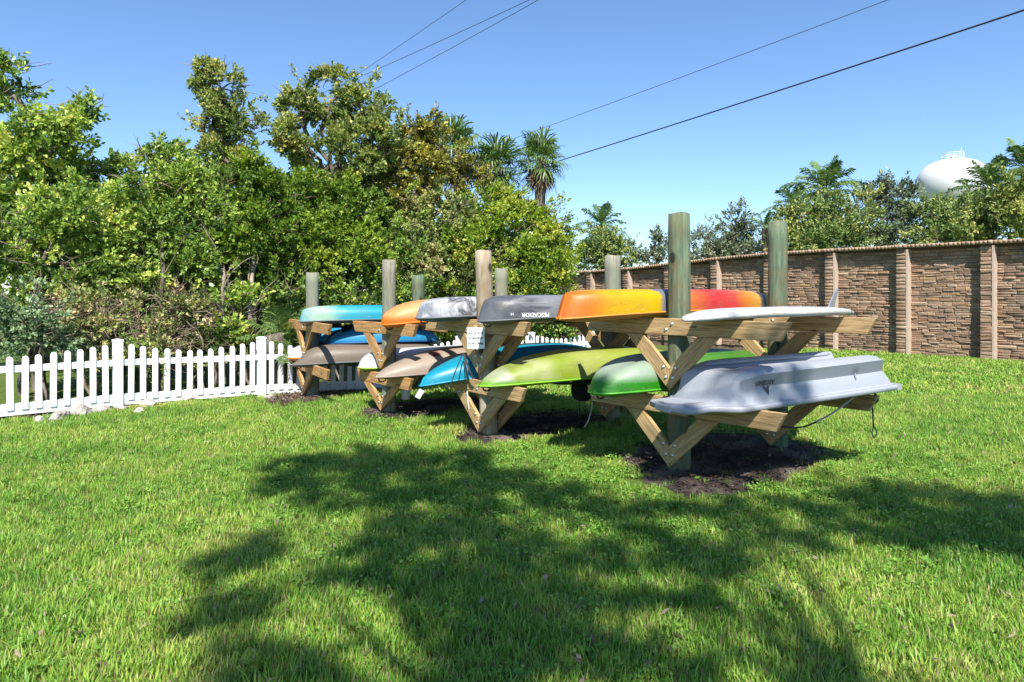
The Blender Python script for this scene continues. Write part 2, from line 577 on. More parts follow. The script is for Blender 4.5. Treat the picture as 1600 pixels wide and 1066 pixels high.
def build_wall():
    ang = math.atan2(WD.y, WD.x)
    # local frame of the wall: x along WD, y = -(lawn side) so that the face is at y = 0 looking to -y
    root = thing('stone_wall', 'tall brown ledge stone wall with pilasters across the back of the lawn', 'wall', WP, 0)
    ex, ez = WD, Vector((0, 0, 1))
    ey = -WN
    if ex.cross(ey).z < 0:               # keep right handed: flip x
        ex = -ex
    rot = Matrix((ex, ey, ez)).transposed()
    root.rotation_euler = rot.to_euler()
    sgn = 1 if ex.dot(WD) > 0 else -1    # t (distance along WD) = sgn * x
    core = MB(); edge = MB()
    far_v, far_f, far_r = [], [], []
    cand = []
    rg = random.Random(5)
    for k in range(-2, 9):
        t0 = k * WS
        dz = wall_drop(t0 + WS / 2)
        pw = 0.26                          # pilaster between t0 and t0+pw
        # panel
        x0, x1 = sorted((sgn * (t0 + pw), sgn * (t0 + WS)))
        core.box(x0 - 0.02, x1 + 0.02, 0.0, 0.16, -0.4, WH + dz - 0.02)
        for (xc, zc, wd, hh) in courses(x0, x1, -0.05, WH + dz - 0.08, rg):
            cand.append((abs(k + 0.2), xc, zc, wd, hh, 0.0, rg.uniform(0.018, 0.05)))
        # pilaster: core box proud of the panel, thin stones on its face
        y0, y1 = sorted((sgn * t0, sgn * (t0 + pw)))
        dzp = wall_drop(t0)
        core.box(y0, y1, -0.20, 0.2, -0.4, WH + dzp - 0.01)
        z = -0.05
        while z < WH + dzp - 0.1:
            h = rg.choice((0.07, 0.085, 0.1))
            cand.append((abs(k + 0.1), (y0 + y1) / 2, z + h / 2, pw, h, -0.20, rg.uniform(0.02, 0.045)))
            z += h
        xe = y1 if sgn < 0 else y0        # side facing camera and sun; the paler strip paints in its sunlit brightness
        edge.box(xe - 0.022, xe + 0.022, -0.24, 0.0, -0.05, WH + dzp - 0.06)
    cand.sort(key=lambda q: q[0])
    for i, (pr, xc, zc, wd, hh, y, dep) in enumerate(cand):
        k = rg.randrange(len(SV))
        if i < 296:
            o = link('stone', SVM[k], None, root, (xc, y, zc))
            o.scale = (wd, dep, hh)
        else:
            o0 = len(far_v)
            far_v += [(xc + a * wd, y + b * dep, zc + c * hh) for a, b, c in SV[k][0]]
            r_ = rg.random()
            for f in SV[k][1]:
                far_f.append(tuple(o0 + q for q in f)); far_r.append(r_)
    me = np_mesh(np.array(far_v), np.array(far_f), np.array(far_r))
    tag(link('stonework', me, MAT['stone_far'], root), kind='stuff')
    link('wall_core', core.build(), MAT['mortar'], root)
    link('pilaster_sunlit_edge', edge.build(), MAT['stone_sunlit_edge'], root)
    # cap: a row of short upright stones over a slab
    capv, capf, capr = [], [], []
    slab = MB()
    for k in range(-2, 9):
        t0 = k * WS
        n = 20
        za, zb = WH + wall_drop(t0), WH + wall_drop(t0 + WS)
        for i in range(n):
            ta = t0 + WS * i / n
            z = za + (zb - za) * (i + .5) / n
            wd = WS / n * rg.uniform(0.93, 0.985)
            pr = 0.31 if ta - t0 < 0.26 else 0.25
            pr += rg.uniform(-0.015, 0.015)
            hh = 0.058 + rg.uniform(-0.004, 0.004)
            xa, xb = sorted((sgn * ta, sgn * (ta + wd)))
            q = MB(); q.box(xa, xb, -pr, 0.26, z - 0.02, z + hh)
            o0 = len(capv); capv += [tuple(v) for v in q.v]
            r_ = 0.4 + 0.6 * rg.random()
            for f in q.f:
                capf.append(tuple(o0 + i_ for i_ in f)); capr.append(r_)
    me = np_mesh(np.array(capv), np.array(capf), np.array(capr))
    tag(link('coping', me, MAT['stone_far'], root), kind='stuff')
build_wall()

# ------------------------------------------------------------------ picket fence
def build_fence():
    root = thing('picket_fence', 'white vinyl picket fence with scalloped tops along the thicket', 'fence', (FP[0], FP[1], 0), math.atan2(FD[1], FD[0]))
    rg = random.Random(3)
    # posts along the fence: distance t
    ts = [-4.75, -2.75, 0.0, 1.93, 3.85, 5.75, 7.65, 9.55]
    g = lambda t: gh(FP[0] + FD[0] * t, FP[1] + FD[1] * t)
    hp = 0.875
    pm = MB(); s = 0.053
    pm.box(-s, s, -s, s, -0.1, hp)
    post = pm.build()
    cm = MB()
    cm.add([(-s * 1.12, -s * 1.12, hp), (s * 1.12, -s * 1.12, hp), (s * 1.12, s * 1.12, hp), (-s * 1.12, s * 1.12, hp),
            (-s * 1.12, -s * 1.12, hp + .025), (s * 1.12, -s * 1.12, hp + .025), (s * 1.12, s * 1.12, hp + .025), (-s * 1.12, s * 1.12, hp + .025), (0, 0, hp + .038)],
           [(3, 2, 1, 0), (0, 1, 5, 4), (1, 2, 6, 5), (2, 3, 7, 6), (3, 0, 4, 7), (4, 5, 8), (5, 6, 8), (6, 7, 8), (7, 4, 8)])
    cap = cm.build()
    def picket(h):
        # flat board with a rounded top
        wd, th = 0.034, 0.011
        prof = [(-wd, 0.1), (wd, 0.1), (wd, h - 0.035)] + [(wd * math.cos(a), h - 0.035 + 0.035 * math.sin(a)) for a in (math.pi * .25, math.pi * .5, math.pi * .75)] + [(-wd, h - 0.035)]
        n = len(prof)
        vs = [(x, -th, z) for x, z in prof] + [(x, th, z) for x, z in prof]
        fs = [tuple(range(n)), tuple(reversed(range(n, 2 * n)))] + [((i + 1) % n, i, n + i, n + (i + 1) % n) for i in range(n)]
        return mesh(vs, fs)
    heights = {}
    for i, t in enumerate(ts):
        p = link('post', post, MAT['vinyl'], root, (t, 0, g(t)))
        c = link('cap', cap, MAT['vinyl'], p)
        if i == len(ts) - 1: break
        t2 = ts[i + 1]
        L = t2 - t
        tilt = math.atan2(g(t2) - g(t), L)
        m = MB(); m.box(t + s + .002, t2 - s - .002, -0.02, 0.02, 0.0, 0.085)
        for zz, hgt, th, nm in ((0.555, 0.08, 0.02, 'rail'), (0.035, 0.14, 0.024, 'bottom_rail')):
            m = MB(); m.box(0, L - 2 * s - .004, -th, th, 0, hgt)
            o = link(nm, m.build(), MAT['vinyl'], root, (t + s + .002, 0, g(t) + zz), (0, -tilt, 0))
        n = max(8, round(L / 0.148))
        for k in range(1, n):
            u = k / n
            h = 0.865 - 0.125 * (1 - abs(2 * u - 1) ** 1.7) + rg.uniform(-.004, .004)
            key = round(h, 2)
            if key not in heights: heights[key] = picket(key)
            tt = t + L * u
            o = link('picket', heights[key], MAT['vinyl'], root, (tt, -0.0315 + rg.uniform(-.001, .001), g(t) + (g(t2) - g(t)) * u), (0, rg.uniform(-.012, .012), 0))
build_fence()

# ------------------------------------------------------------------ rocks at the foot of the fence
def rock_mat():
    m = M('limestone')
    v = m.coord('Object')
    nz = m.noise(v, 7, 6, 0.7)
    m.base(m.ramp(nz, [(0.28, (0.16, 0.135, 0.11)), (0.5, (0.38, 0.34, 0.30)), (0.72, (0.58, 0.53, 0.48))]))
    m.rough(0.95); m.bump(nz, 0.8, 0.05)
    return m.m
MAT['rock'] = rock_mat()
def rock(px, py, wpx, label, seed, flat=0.6):
    p = G(px, py)
    wd = wpx / F * p.y
    bm = bmesh.new()
    bmesh.ops.create_icosphere(bm, subdivisions=3, radius=0.5)
    rg = random.Random(seed)
    pl = [(Vector((rg.uniform(-1, 1), rg.uniform(-1, 1), rg.uniform(-.4, 1))).normalized(), rg.uniform(.30, .44)) for _ in range(11)]
    for v in bm.verts:
        for nrm, d in pl:
            e = v.co.dot(nrm) - d
            if e > 0: v.co -= nrm * e * 0.9
        v.co *= 1 + 0.07 * math.sin(v.co.x * 19 + seed) * math.sin(v.co.y * 17 + v.co.z * 13)
        v.co.x *= wd; v.co.y *= wd * 0.8; v.co.z *= wd * flat
    me = bpy.data.meshes.new('mesh'); bm.to_mesh(me); bm.free()
    o = link('rock', me, MAT['rock'], None, (p.x, p.y, p.z + wd * flat * 0.30), (0, 0, seed))
    tag(o, label, 'rock', 'limestone rocks along the foot of the fence')
rock(60, 661, 20, 'small grey rock, leftmost of the rocks under the fence', 1, .8)
rock(93, 657, 40, 'long slanted grey rock beside the small leftmost rock', 2, .55)
rock(124, 651, 36, 'big pale boulder with weeds, largest under the fence', 3, .8)
rock(156, 646, 30, 'low rock partly under the bottom rail, left of the fence post', 4, .6)
rock(217, 647, 20, 'small white loose rock on the lawn edge by the fence post', 5, .7)
rock(231, 637, 34, 'grey jagged rock against the bottom rail right of the fence post', 6, .55)
rock(294, 627, 30, 'rounded grey rock against the middle of the second fence panel', 7, .5)
rock(334, 624, 22, 'flat half buried rock below the second fence panel', 8, .4)
rock(392, 618, 20, 'small flat rock at the foot of the second fence post', 9, .45)
rock(421, 624, 20, 'pale rock beside the mulch, rightmost along the fence', 10, .55)
rock(432, 613, 22, 'grey rock between the mulch and the fence rail', 11, .6)
rock(190, 641, 24, 'dull low rock at the foot of the first fence post', 12, .45)

# ------------------------------------------------------------------ water tower
def water_tower():
    Z = 205.0
    c = P(1489, 285, Z)
    s = Z / F
    a, bt, bb = 51 * s, 36 * s, 44 * s         # half width, height above / below the widest line
    root = thing('water_tower', 'white spheroid water tower beyond the trees with a railing on top', 'water tower', (c.x, c.y, 0))
    m = MB()
    prof = []
    for i in range(33):
        t = -math.pi / 2 + math.pi * i / 32
        r = a * max(math.cos(t), 0) ** 0.8
        z = (bt if t > 0 else bb) * math.sin(t)
        if t < -1.05: continue
        prof.append((max(r, 0.02), c.z + z))
    m.lathe(prof, 64)
    tank = simple('tower_paint', (0.60, 0.605, 0.61), 0.4, 0, 0.04)
    link('tank', m.build(True), tank, root)
    m = MB()
    r0 = prof[0][0]
    m.lathe([(5.2, 0), (3.4, 3), (2.6, 8), (2.4, prof[0][1] - 6), (r0 * 0.7, prof[0][1] - 1.5), (r0 + 0.05, prof[0][1] + 0.1)], 40)
    link('pedestal', m.build(True), tank, root)
    m = MB()
    zt = c.z + bt - 0.3
    rr = 2.9
    ring = [(rr * math.cos(t * math.pi / 12), rr * math.sin(t * math.pi / 12), 0) for t in range(25)]
    for h in (0.7, 1.4, 2.0):
        m.tube([(x, y, zt + h) for x, y, _ in ring], 0.07, 4, False)
    for x, y, _ in ring[:-1:2]:
        m.tube([(x, y, zt - 0.6), (x, y, zt + 2.0)], 0.07, 4)
    link('railing', m.build(), tank, root)
    m = MB()
    m.tube([(2.5, 0, zt), (2.5, 0, zt + 3.8)], 0.09, 5)
    m.tube([(-1.0, 0, zt), (-1.0, 0, zt + 2.3)], 0.12, 5)
    m.box(-0.5, 0.8, -0.6, 0.6, zt, zt + 1.3)
    link('antenna', m.build(), tank, root)
water_tower()

# ------------------------------------------------------------------ overhead wires
def wire(a, b, rad, label, sag=0.25, ext=0.6):
    # a: far end (px, py, Z), b: near end on the frame edge; continued past the frame
    A, B = P(*a), P(*b)
    C = B + (B - A) * ext
    A2 = A - (B - A) * 0.25
    pts = []
    for i in range(41):
        t = i / 40
        p = A2.lerp(C, t)
        p.z -= sag * 4 * t * (1 - t)
        pts.append(p)
    m = MB(); m.tube(pts, rad, 6)
    o = link('overhead_wire', m.build(True), MAT['wire'])
    tag(o, label, 'wire', 'overhead wires crossing the sky')
wire((800, 272, 32), (1600, 6, 14), 0.020, 'thickest black overhead wire, lowest on the right of the sky', 0.15)
wire((795, 218, 34), (1380, -2, 20), 0.010, 'thin wire running above the thickest wire to the palms', 0.1)
wire((562, 114, 30), (733, -4, 22), 0.009, 'leftmost thin wire rising from the tall tree top', 0.02)
wire((550, 124, 30), (826, -4, 21), 0.010, 'middle thin wire of the three above the tall tree', 0.1)
wire((590, 136, 30), (842, -4, 21), 0.010, 'rightmost thin wire of the three above the tall tree', 0.08)

# ================================================================== racks
def ray_s(o, d, px):
    """distance s along o + s d (ground plane) where the photo column is px"""
    k = (px - 800) / F
    return (k * o.y - o.x) / (d.x - k * d.y)

def post_mesh(h, rad, seed, lean=0.0):
    rg = random.Random(seed)
    seg, n = 20, 14
    vs, fs = [], []
    off = [rg.uniform(-.035, .035) for _ in range(seg)]
    zs = [-0.25 + (h + 0.25) * i / n for i in range(n + 1)]
    for i, z in enumerate(zs):
        for k in range(seg):
            t = 2 * math.pi * k / seg
            r = rad * (1.03 - 0.05 * i / n) * (1 + off[k] + 0.012 * math.sin(5 * z + k))
            if i == n: r *= 0.97
            vs.append((r * math.cos(t) + lean * z, r * math.sin(t), z + (0.006 * math.sin(3 * t + seed) if i == n else 0)))
    for i in range(n):
        for k in range(seg):
            k2 = (k + 1) % seg
            fs.append((i * seg + k, i * seg + k2, (i + 1) * seg + k2, (i + 1) * seg + k))
    me = mesh(vs, fs + [tuple(n * seg + k for k in range(seg))])
    sm = [True] * (len(fs)) + [False]
    me.polygons.foreach_set('use_smooth', sm)
    return me

def prism(poly, th, bev=0.004):
    """polygon in x-z, thickness th along y (centred), small bevel"""
    bm = bmesh.new()
    f = [bm.verts.new((x, -th / 2, z)) for x, z in poly]
    b = [bm.verts.new((x, th / 2, z)) for x, z in poly]
    n = len(poly)
    bm.faces.new(f); bm.faces.new(list(reversed(b)))
    for i in range(n):
        j = (i + 1) % n
        bm.faces.new((f[j], f[i], b[i], b[j]))
    bmesh.ops.recalc_face_normals(bm, faces=bm.faces)
    if bev:
        bmesh.ops.bevel(bm, geom=list(bm.edges), offset=bev, segments=1, affect='EDGES')
    me = bpy.data.meshes.new('mesh'); bm.to_mesh(me); bm.free()
    return me

BOLT = None
def bolt_mesh():
    global BOLT
    if BOLT is None:
        m = MB()
        vs = []
        m.lathe([(0.0001, 0.010), (0.009, 0.009), (0.010, 0.002), (0.016, 0.0018), (0.016, -0.002)], 10)
        me = m.build(True)
        me.transform(Matrix.Rotation(math.pi / 2, 4, 'X'))
        BOLT = me
    return BOLT

RLAB = ['largest wooden kayak rack nearest the camera with green posts',
        'wooden kayak rack carrying the white notice, second from the camera',
        'wooden kayak rack with the peach kayak, third from the camera',
        'farthest wooden kayak rack beside the white fence']
# visible beam ends in photo columns: front upper, front lower, back upper, back lower (None = centred)
BEAMS = [
    dict(fu=(913, 1236), fl=(919, 1229), bu=(None, 1371), bl=(None, 1373)),
    dict(fu=(664, 827), fl=(690, 822), bu=(884, None), bl=(None, None)),
    dict(fu=(553, 652), fl=(560, 645), bu=(None, None), bl=(None, None)),
    dict(fu=(444, 517), fl=(452, 514), bu=(None, None), bl=(None, None)),
]
TH = 0.042
BH = 0.14
def build_rack(i):
    r, be = R[i], BEAMS[i]
    root = thing('kayak_rack', RLAB[i], 'kayak rack', r['p0'], 0, 'timber kayak racks standing in a row')
    r['root'] = root
    a, b = r['a'], r['b']
    yaw = math.atan2(b.y, b.x)
    g0 = r['p0'].z
    pine = MAT['pine'] if i < 2 else MAT['pine_warm']
    mats = [MAT[r['mat']]] * 2
    if i == 1: mats = [MAT['post_pale'], MAT['post_grey']]
    if i == 2: mats = [MAT['post_grey'], MAT['post_grey']]
    if i == 3: mats = [MAT['post_grey'], MAT['post']]
    for k, pk in enumerate(('p0', 'p1')):
        pm = post_mesh(r['top'][k] - r[pk].z * 0, r['rad'][k], i * 7 + k, -0.032 if (i, k) == (1, 0) else 0.0)
        link('post', pm, mats[k], root, r[pk] - r['p0'])
        planes = [-1]
        if i == 1: planes = [-1, 1]
        for pl in planes:
            o = r[pk] + a * (pl * (r['rad'][k] + TH / 2 - 0.004))
            for lev in ('u', 'l'):
                key = 'fb'[k] + lev
                px0, px1 = be[key]
                half = r.setdefault('half', None)
                s0 = ray_s(o, -b, px0) if px0 else None
                s1 = ray_s(o, b, px1) if px1 else None
                hf = (r['half'] or 0.8)
                s0 = -(s0 if s0 is not None else (s1 if s1 else hf))
                s1 = s1 if s1 is not None else -s0
                if key == 'fu': r['half'] = (s1 - s0) / 2
                zt = r['zu'] if lev == 'u' else r['zl']
                zt = zt - g0
                tilt = 0.0
                if pl == 1: zt -= 0.012
                # beam: local x along b
                c = 0.075
                poly = [(s0 + c, -BH), (s1 - c, -BH), (s1, 0), (s0, 0)]
                off = o - r['p0']; off.z = zt
                bmo = link('beam', prism(poly, TH), pine, root, off, (0, 0, yaw))
                for sx in (-0.03, 0.03):
                    link('bolt', bolt_mesh(), MAT['steel'], bmo, (sx, -TH / 2 - 0.001, -BH / 2 + sx * 0.8))
                # V braces below the beam
                zb = -BH - 0.003
                zv = zb - (0.455 if i == 0 else 0.435) * (1.0 if lev == 'u' else 1.0)
                if lev == 'l': zv = max(zv, r['zv'] - g0 + 0.01 - zt) if i else r['zv'] - zt
                if i and lev == 'l': zv = -(zt - 0.05)
                sT = min(0.47, (s1 - s0) / 2 - 0.06)
                wv = 0.19
                mm = (zb - zv) / sT
                for sg in (-1, 1):
                    pts = [(0.0015 * sg, zv), (sT * sg, zb), ((sT - wv) * sg, zb), (0.0015 * sg, zv + wv * mm)]
                    th = -math.atan(mm) * sg          # lay the grain along the brace
                    me = prism(pts, TH - 0.004)
                    me.transform(Matrix.Rotation(-th, 4, 'Y'))
                    bo = link('brace', me, pine, root, off, (0, th, yaw))
                    for bz in (0.105, 0.19):
                        bp = Matrix.Rotation(-th, 3, 'Y') @ Vector((sg * (0.035 if bz < 0.15 else 0.06), -TH / 2 + 0.001, zv + bz))
                        link('bolt', bolt_mesh(), MAT['steel'], bo, bp)
for i in range(4): build_rack(i)

# ================================================================== boats
def plastic(name, stops, L, axis=0, distort=0.25, rough=0.36, dirt=0.25, vert=None, streak=(2.0, 6.0, 6.0), lift=0.5):
    """colour bands along the boat (stops given 0..1 from the near end), blended unevenly as in rotomoulded hulls"""
    m = M(name)
    tc = m.n('TexCoord')
    sp = m.n('SeparateXYZ'); m.l(tc.outputs['Object'], sp.inputs[0])
    u = m.math('ADD', m.math('DIVIDE', sp.outputs[axis], L), 0.5)
    mp = m.n('Mapping'); mp.inputs['Scale'].default_value = streak
    m.l(tc.outputs['Object'], mp.inputs['Vector'])
    nz = m.noise(mp.outputs['Vector'], 1.0, 4, 0.6, 0.8)
    u2 = m.math('ADD', u, m.math('MULTIPLY', m.math('SUBTRACT', nz, 0.5), distort))
    col = m.ramp(u2, stops)
    if vert:
        (z0, z1, c) = vert
        f = m.math('MULTIPLY', m.math('SUBTRACT', z1, sp.outputs[2]), 1.0 / (z1 - z0), clamp=True)
        col = m.mix(f, col, c)
    mp2 = m.n('Mapping'); mp2.inputs['Scale'].default_value = (1.2, 9, 9)
    m.l(tc.outputs['Object'], mp2.inputs['Vector'])
    sc = m.noise(mp2.outputs['Vector'], 6, 8, 0.75)
    d = m.ramp(sc, [(0.30, (dirt * 1.6,) * 3), (0.5, (0, 0, 0))])
    col = m.mix(d, col, (0.30, 0.27, 0.22))
    mp3 = m.n('Mapping'); mp3.inputs['Scale'].default_value = (3.0, 40, 40); mp3.inputs['Rotation'].default_value = (0, 0.12, 0.1)
    m.l(tc.outputs['Object'], mp3.inputs['Vector'])
    scr = m.noise(mp3.outputs['Vector'], 2.5, 3, 0.5)
    col = m.mix(m.ramp(scr, [(0.66, (0, 0, 0)), (0.72, (0.38, 0.38, 0.38))]), col, (0.70, 0.68, 0.64))
    blot = m.noise(m.coord('Object', (1, 1.5, 1.5)), 3.5, 5, 0.7)
    col = m.mix(m.ramp(blot, [(0.55, (0, 0, 0)), (0.8, (dirt * 1.4,) * 3)]), col, (0.16, 0.15, 0.11))
    hv = m.n('HueSaturation'); hv.inputs['Value'].default_value = 0.55; hv.inputs['Saturation'].default_value = 1.06
    m.l(col, hv.inputs['Color'])
    m.base(hv.outputs['Color'])
    m.rough(m.math('ADD', m.math('MULTIPLY', sc, 0.35), rough - 0.06))
    m.spec(0.35)
    m.bump(sc, 0.10, 0.004)
    return m.m

def hull_rings(L, W, D, fr, bk, nst=56, nring=20, e=(0.62, 0.72), sheer=0.05, chan=0.0, flare=0.0):
    """upturned hull: x along the boat (near end = -L/2); keel up.
    fr/bk: dict(p = fullness of the keel line, stem = height left at the end, w = fullness of the plan, rake)"""
    rows = []
    for i in range(nst + 1):
        u = -math.cos(math.pi * i / nst)
        e_ = fr if u < 0 else bk
        au = abs(u)
        wd = W / 2 * max(1 - au ** e_['w'], 0.0) ** e_.get('wq', 0.6)
        wd = max(wd, e_.get('wmin', 0.012))
        zk = D * (1 - (1 - e_['stem']) * au ** e_['p'])
        zs = -sheer * au ** 2.5 + e_.get('lift', 0) * au ** 3
        if zk < zs + 0.012: zk = zs + 0.012
        row = []
        for k in range(nring + 1):
            t = math.pi * k / nring
            cy, sz = math.cos(t), math.sin(t)
            y = wd * math.copysign(abs(cy) ** e[0], cy)
            zf = abs(sz) ** e[1]
            y *= (1 - flare * zf)
            z = zs + (zk - zs) * zf
            if chan: z -= chan * D * math.exp(-(y / (0.16 * W)) ** 2) * (1 - au ** 4)
            x = u * L / 2 * (1 - e_.get('rake', 0.04) * zf * au ** 6)
            row.append((x, y, z))
        rows.append(row)
    return rows

def rings_mesh(rows, close_ends=True, smooth=True):
    n = len(rows[0])
    vs = [p for r in rows for p in r]
    fs = []
    for i in range(len(rows) - 1):
        for k in range(n - 1):
            fs.append((i * n + k, i * n + k + 1, (i + 1) * n + k + 1, (i + 1) * n + k))
    if close_ends:
        fs.append(tuple(range(n)))
        fs.append(tuple(reversed([(len(rows) - 1) * n + k for k in range(n)])))
    me = mesh(vs, fs, smooth)
    bm = bmesh.new(); bm.from_mesh(me)
    bmesh.ops.recalc_face_normals(bm, faces=bm.faces)
    bm.to_mesh(me); bm.free()
    if smooth: me.polygons.foreach_set('use_smooth', [True] * len(me.polygons))
    return me

def make_kayak(label, mat, deckmat, L, W, D, near, far_dir, z, fr, bk, e=(0.62, 0.72), sheer=0.05, chan=0.10, pitch=0.0, cockpit=True, roll=0.0, group=None):
    """near: world xy of the near tip; far_dir: horizontal unit vector towards the far tip; z: gunwale height"""
    c = Vector((near.x, near.y, 0)) + far_dir * (L / 2)
    root = thing('kayak', label, 'kayak', (c.x, c.y, z), 0, group)
    root.rotation_euler = (roll, pitch, math.atan2(far_dir.y, far_dir.x))
    rows = hull_rings(L, W, D, fr, bk, e=e, sheer=sheer, chan=chan)
    hull = link('hull', rings_mesh(rows), mat, root)
    # deck side, facing down
    drows = []
    for r in rows:
        (x0, y0, z0), (x1, y1, z1) = r[0], r[-1]
        hw = abs(y0)
        dr = []
        for k in range(9):
            q = -1 + 2 * k / 8
            dr.append((x0 * 0.998, q * hw * 0.985, z0 - 0.004 - 0.055 * (1 - q * q) * min(1, hw / (W * .3))))
        drows.append(dr)
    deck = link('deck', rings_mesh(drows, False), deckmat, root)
    m = MB()
    left = [(r[0][0], r[0][1], r[0][2]) for r in rows]
    right = [(r[-1][0], r[-1][1], r[-1][2]) for r in rows]
    m.tube(left, 0.009, 6); m.tube(right, 0.009, 6)
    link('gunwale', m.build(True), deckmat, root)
    if cockpit:
        m = MB()
        ell = [(0.42 * math.cos(t) - 0.05, 0.21 * math.sin(t), -0.068) for t in [math.pi * 2 * k / 28 for k in range(29)]]
        m.tube(ell, 0.016, 6, False)
        link('cockpit_rim', m.build(True), MAT['black'], deck)
    for sx, e_ in ((-1, fr), (1, bk)):
        m = MB()
        x = sx * (L / 2 - 0.10)
        m.tube(smooth_path([(x - 0.05, 0, -sheer - 0.01), (x - 0.03, 0, -sheer - 0.05), (x + 0.03, 0, -sheer - 0.05), (x + 0.05, 0, -sheer - 0.01)], 8), 0.008, 6)
        link('carry_handle', m.build(True), MAT['black'], deck)
    root['L'] = L
    return root, hull

def line_at(ri, off):
    r = R[ri]
    return r['p0'] + r['b'] * off
def tip_at(ri, off, px):
    o = line_at(ri, off); a = R[ri]['a']
    return o + a * ray_s(o, a, px)

def decal(root, hull, poly_uv, mat, name, xc, zc, side=-1, flip=True, parent=None, off=0.007):
    """flat print laid on the hull side. poly_uv: (verts2d, faces); flip turns it upside down"""
    bv = BVHTree.FromPolygons([v.co for v in hull.data.vertices], [p.vertices for p in hull.data.polygons])
    vs = []
    for (u, v) in poly_uv[0]:
        x = xc - u if flip else xc + u
        z = zc - v if flip else zc + v
        h = bv.ray_cast(Vector((x, side * 2.0, z)), Vector((0, -side, 0)))
        y = (h[0].y if h[0] else side * 0.3) + side * off
        vs.append((x, y, z))
    me = mesh(vs, poly_uv[1])
    return link(name, me, mat, parent or root)

def text_poly(txt, size, align='CENTER', res=2, bold=0.0):
    cu = bpy.data.curves.new('txt', 'FONT')
    cu.body = txt; cu.size = size; cu.align_x = align; cu.resolution_u = res; cu.offset = bold
    ob = bpy.data.objects.new('txt', cu)
    COL.objects.link(ob)
    dg = bpy.context.evaluated_depsgraph_get()
    me = bpy.data.meshes.new_from_object(ob.evaluated_get(dg))
    vs = [(v.co.x, v.co.y) for v in me.vertices]
    fs = [tuple(p.vertices) for p in me.polygons]
    bpy.data.objects.remove(ob); bpy.data.meshes.remove(me); bpy.data.curves.remove(cu)
    return vs, fs

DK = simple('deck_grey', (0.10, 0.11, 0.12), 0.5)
# --- rack 1, upper far side: orange / yellow / red kayak
T = tip_at(0, -0.46, 872)
E_ = tip_at(0, -0.46, 1216)
d = (E_ - T); L = d.length; d.normalize()
_o = line_at(0, -0.14); _t0 = ray_s(line_at(0, -0.46), R[0]['a'], 872)
ux = lambda px: (ray_s(_o, R[0]['a'], px) - _t0) / L
m_or = plastic('flame_plastic', [(0.0, (0.86, 0.27, 0.012)), (ux(915), (0.84, 0.17, 0.03)), (ux(945), (0.86, 0.24, 0.02)), (ux(968), (0.80, 0.44, 0.008)), (ux(1032), (0.78, 0.52, 0.010)), (ux(1037), (0.22, 0.25, 0.30)), (ux(1055), (0.24, 0.22, 0.26)), (ux(1066), (0.74, 0.25, 0.07)), (ux(1110), (0.72, 0.07, 0.07)), (ux(1145), (0.76, 0.10, 0.08)), (ux(1165), (0.80, 0.28, 0.06)), (ux(1188), (0.82, 0.46, 0.10)), (ux(1192), (0.05, 0.06, 0.075)), (ux(1199), (0.05, 0.06, 0.075)), (ux(1201), (0.8, 0.42, 0.08))], L, distort=0.045)
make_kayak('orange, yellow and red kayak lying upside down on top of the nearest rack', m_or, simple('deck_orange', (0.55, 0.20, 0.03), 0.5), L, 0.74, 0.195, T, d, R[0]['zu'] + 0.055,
           dict(p=9, stem=0.72, w=2.4, rake=0.05), dict(p=3.2, stem=0.25, w=2.6, rake=0.02), e=(0.42, 0.52), sheer=0.055)
# --- rack 1, lower far side: green kayak
T = tip_at(0, -0.42, 925)
m_gr = plastic('green_plastic', [(0.0, (0.26, 0.42, 0.22)), (0.10, (0.42, 0.52, 0.42)), (0.22, (0.34, 0.45, 0.32)), (0.27, (0.24, 0.42, 0.16)), (0.34, (0.14, 0.34, 0.08)), (0.6, (0.07, 0.26, 0.03)), (1.0, (0.06, 0.24, 0.025))], 2.6, distort=0.2, vert=(0.05, 0.12, (0.03, 0.27, 0.012, 1)))
make_kayak('green kayak with a whitish bow on the bottom arms of the nearest rack', m_gr, simple('deck_green', (0.06, 0.30, 0.02), 0.45), 2.6, 0.72, 0.27, T, R[0]['a'], R[0]['zl'] + 0.055,
           dict(p=4.5, stem=0.28, w=2.6, wq=0.55, rake=0.06), dict(p=4, stem=0.25, w=2.6), e=(0.55, 0.7), sheer=0.03, chan=0.22)

# --- rack 2
T = tip_at(1, -0.44, 650)
m_camo = plastic('camo_plastic', [(0.0, (0.30, 0.32, 0.36)), (0.08, (0.70, 0.72, 0.76)), (0.18, (0.06, 0.065, 0.08)), (0.25, (0.74, 0.74, 0.76)), (0.45, (0.86, 0.84, 0.82)), (0.52, (0.06, 0.065, 0.08)), (0.6, (0.6, 0.6, 0.62)), (1.0, (0.2, 0.2, 0.22))], 2.7, distort=0.6, streak=(6, 8, 5))
make_kayak('white kayak with black camouflage smears on the upper arms of the notice rack', m_camo, DK, 2.7, 0.72, 0.20, T, R[1]['a'], R[1]['zu'] + 0.045,
           dict(p=7, stem=0.62, w=3.2, rake=0.05), dict(p=5, stem=0.4, w=3), e=(0.5, 0.6), sheer=0.035)
T = tip_at(1, 0.46, 748)
m_pes = plastic('slate_plastic', [(0.0, (0.15, 0.165, 0.19)), (0.12, (0.085, 0.095, 0.115)), (0.22, (0.30, 0.31, 0.33)), (0.35, (0.16, 0.17, 0.19)), (0.5, (0.27, 0.26, 0.26)), (0.7, (0.13, 0.13, 0.14)), (1.0, (0.12, 0.12, 0.13))], 2.8, distort=0.5, streak=(1.2, 8, 9))
rt, hl = make_kayak('slate grey kayak with white lettering on the upper arms of the notice rack', m_pes, DK, 2.8, 0.74, 0.215, T, R[1]['a'], R[1]['zu'] + 0.05,
           dict(p=9, stem=0.68, w=3.2, rake=0.05), dict(p=5, stem=0.4, w=3), e=(0.5, 0.6), sheer=0.045)
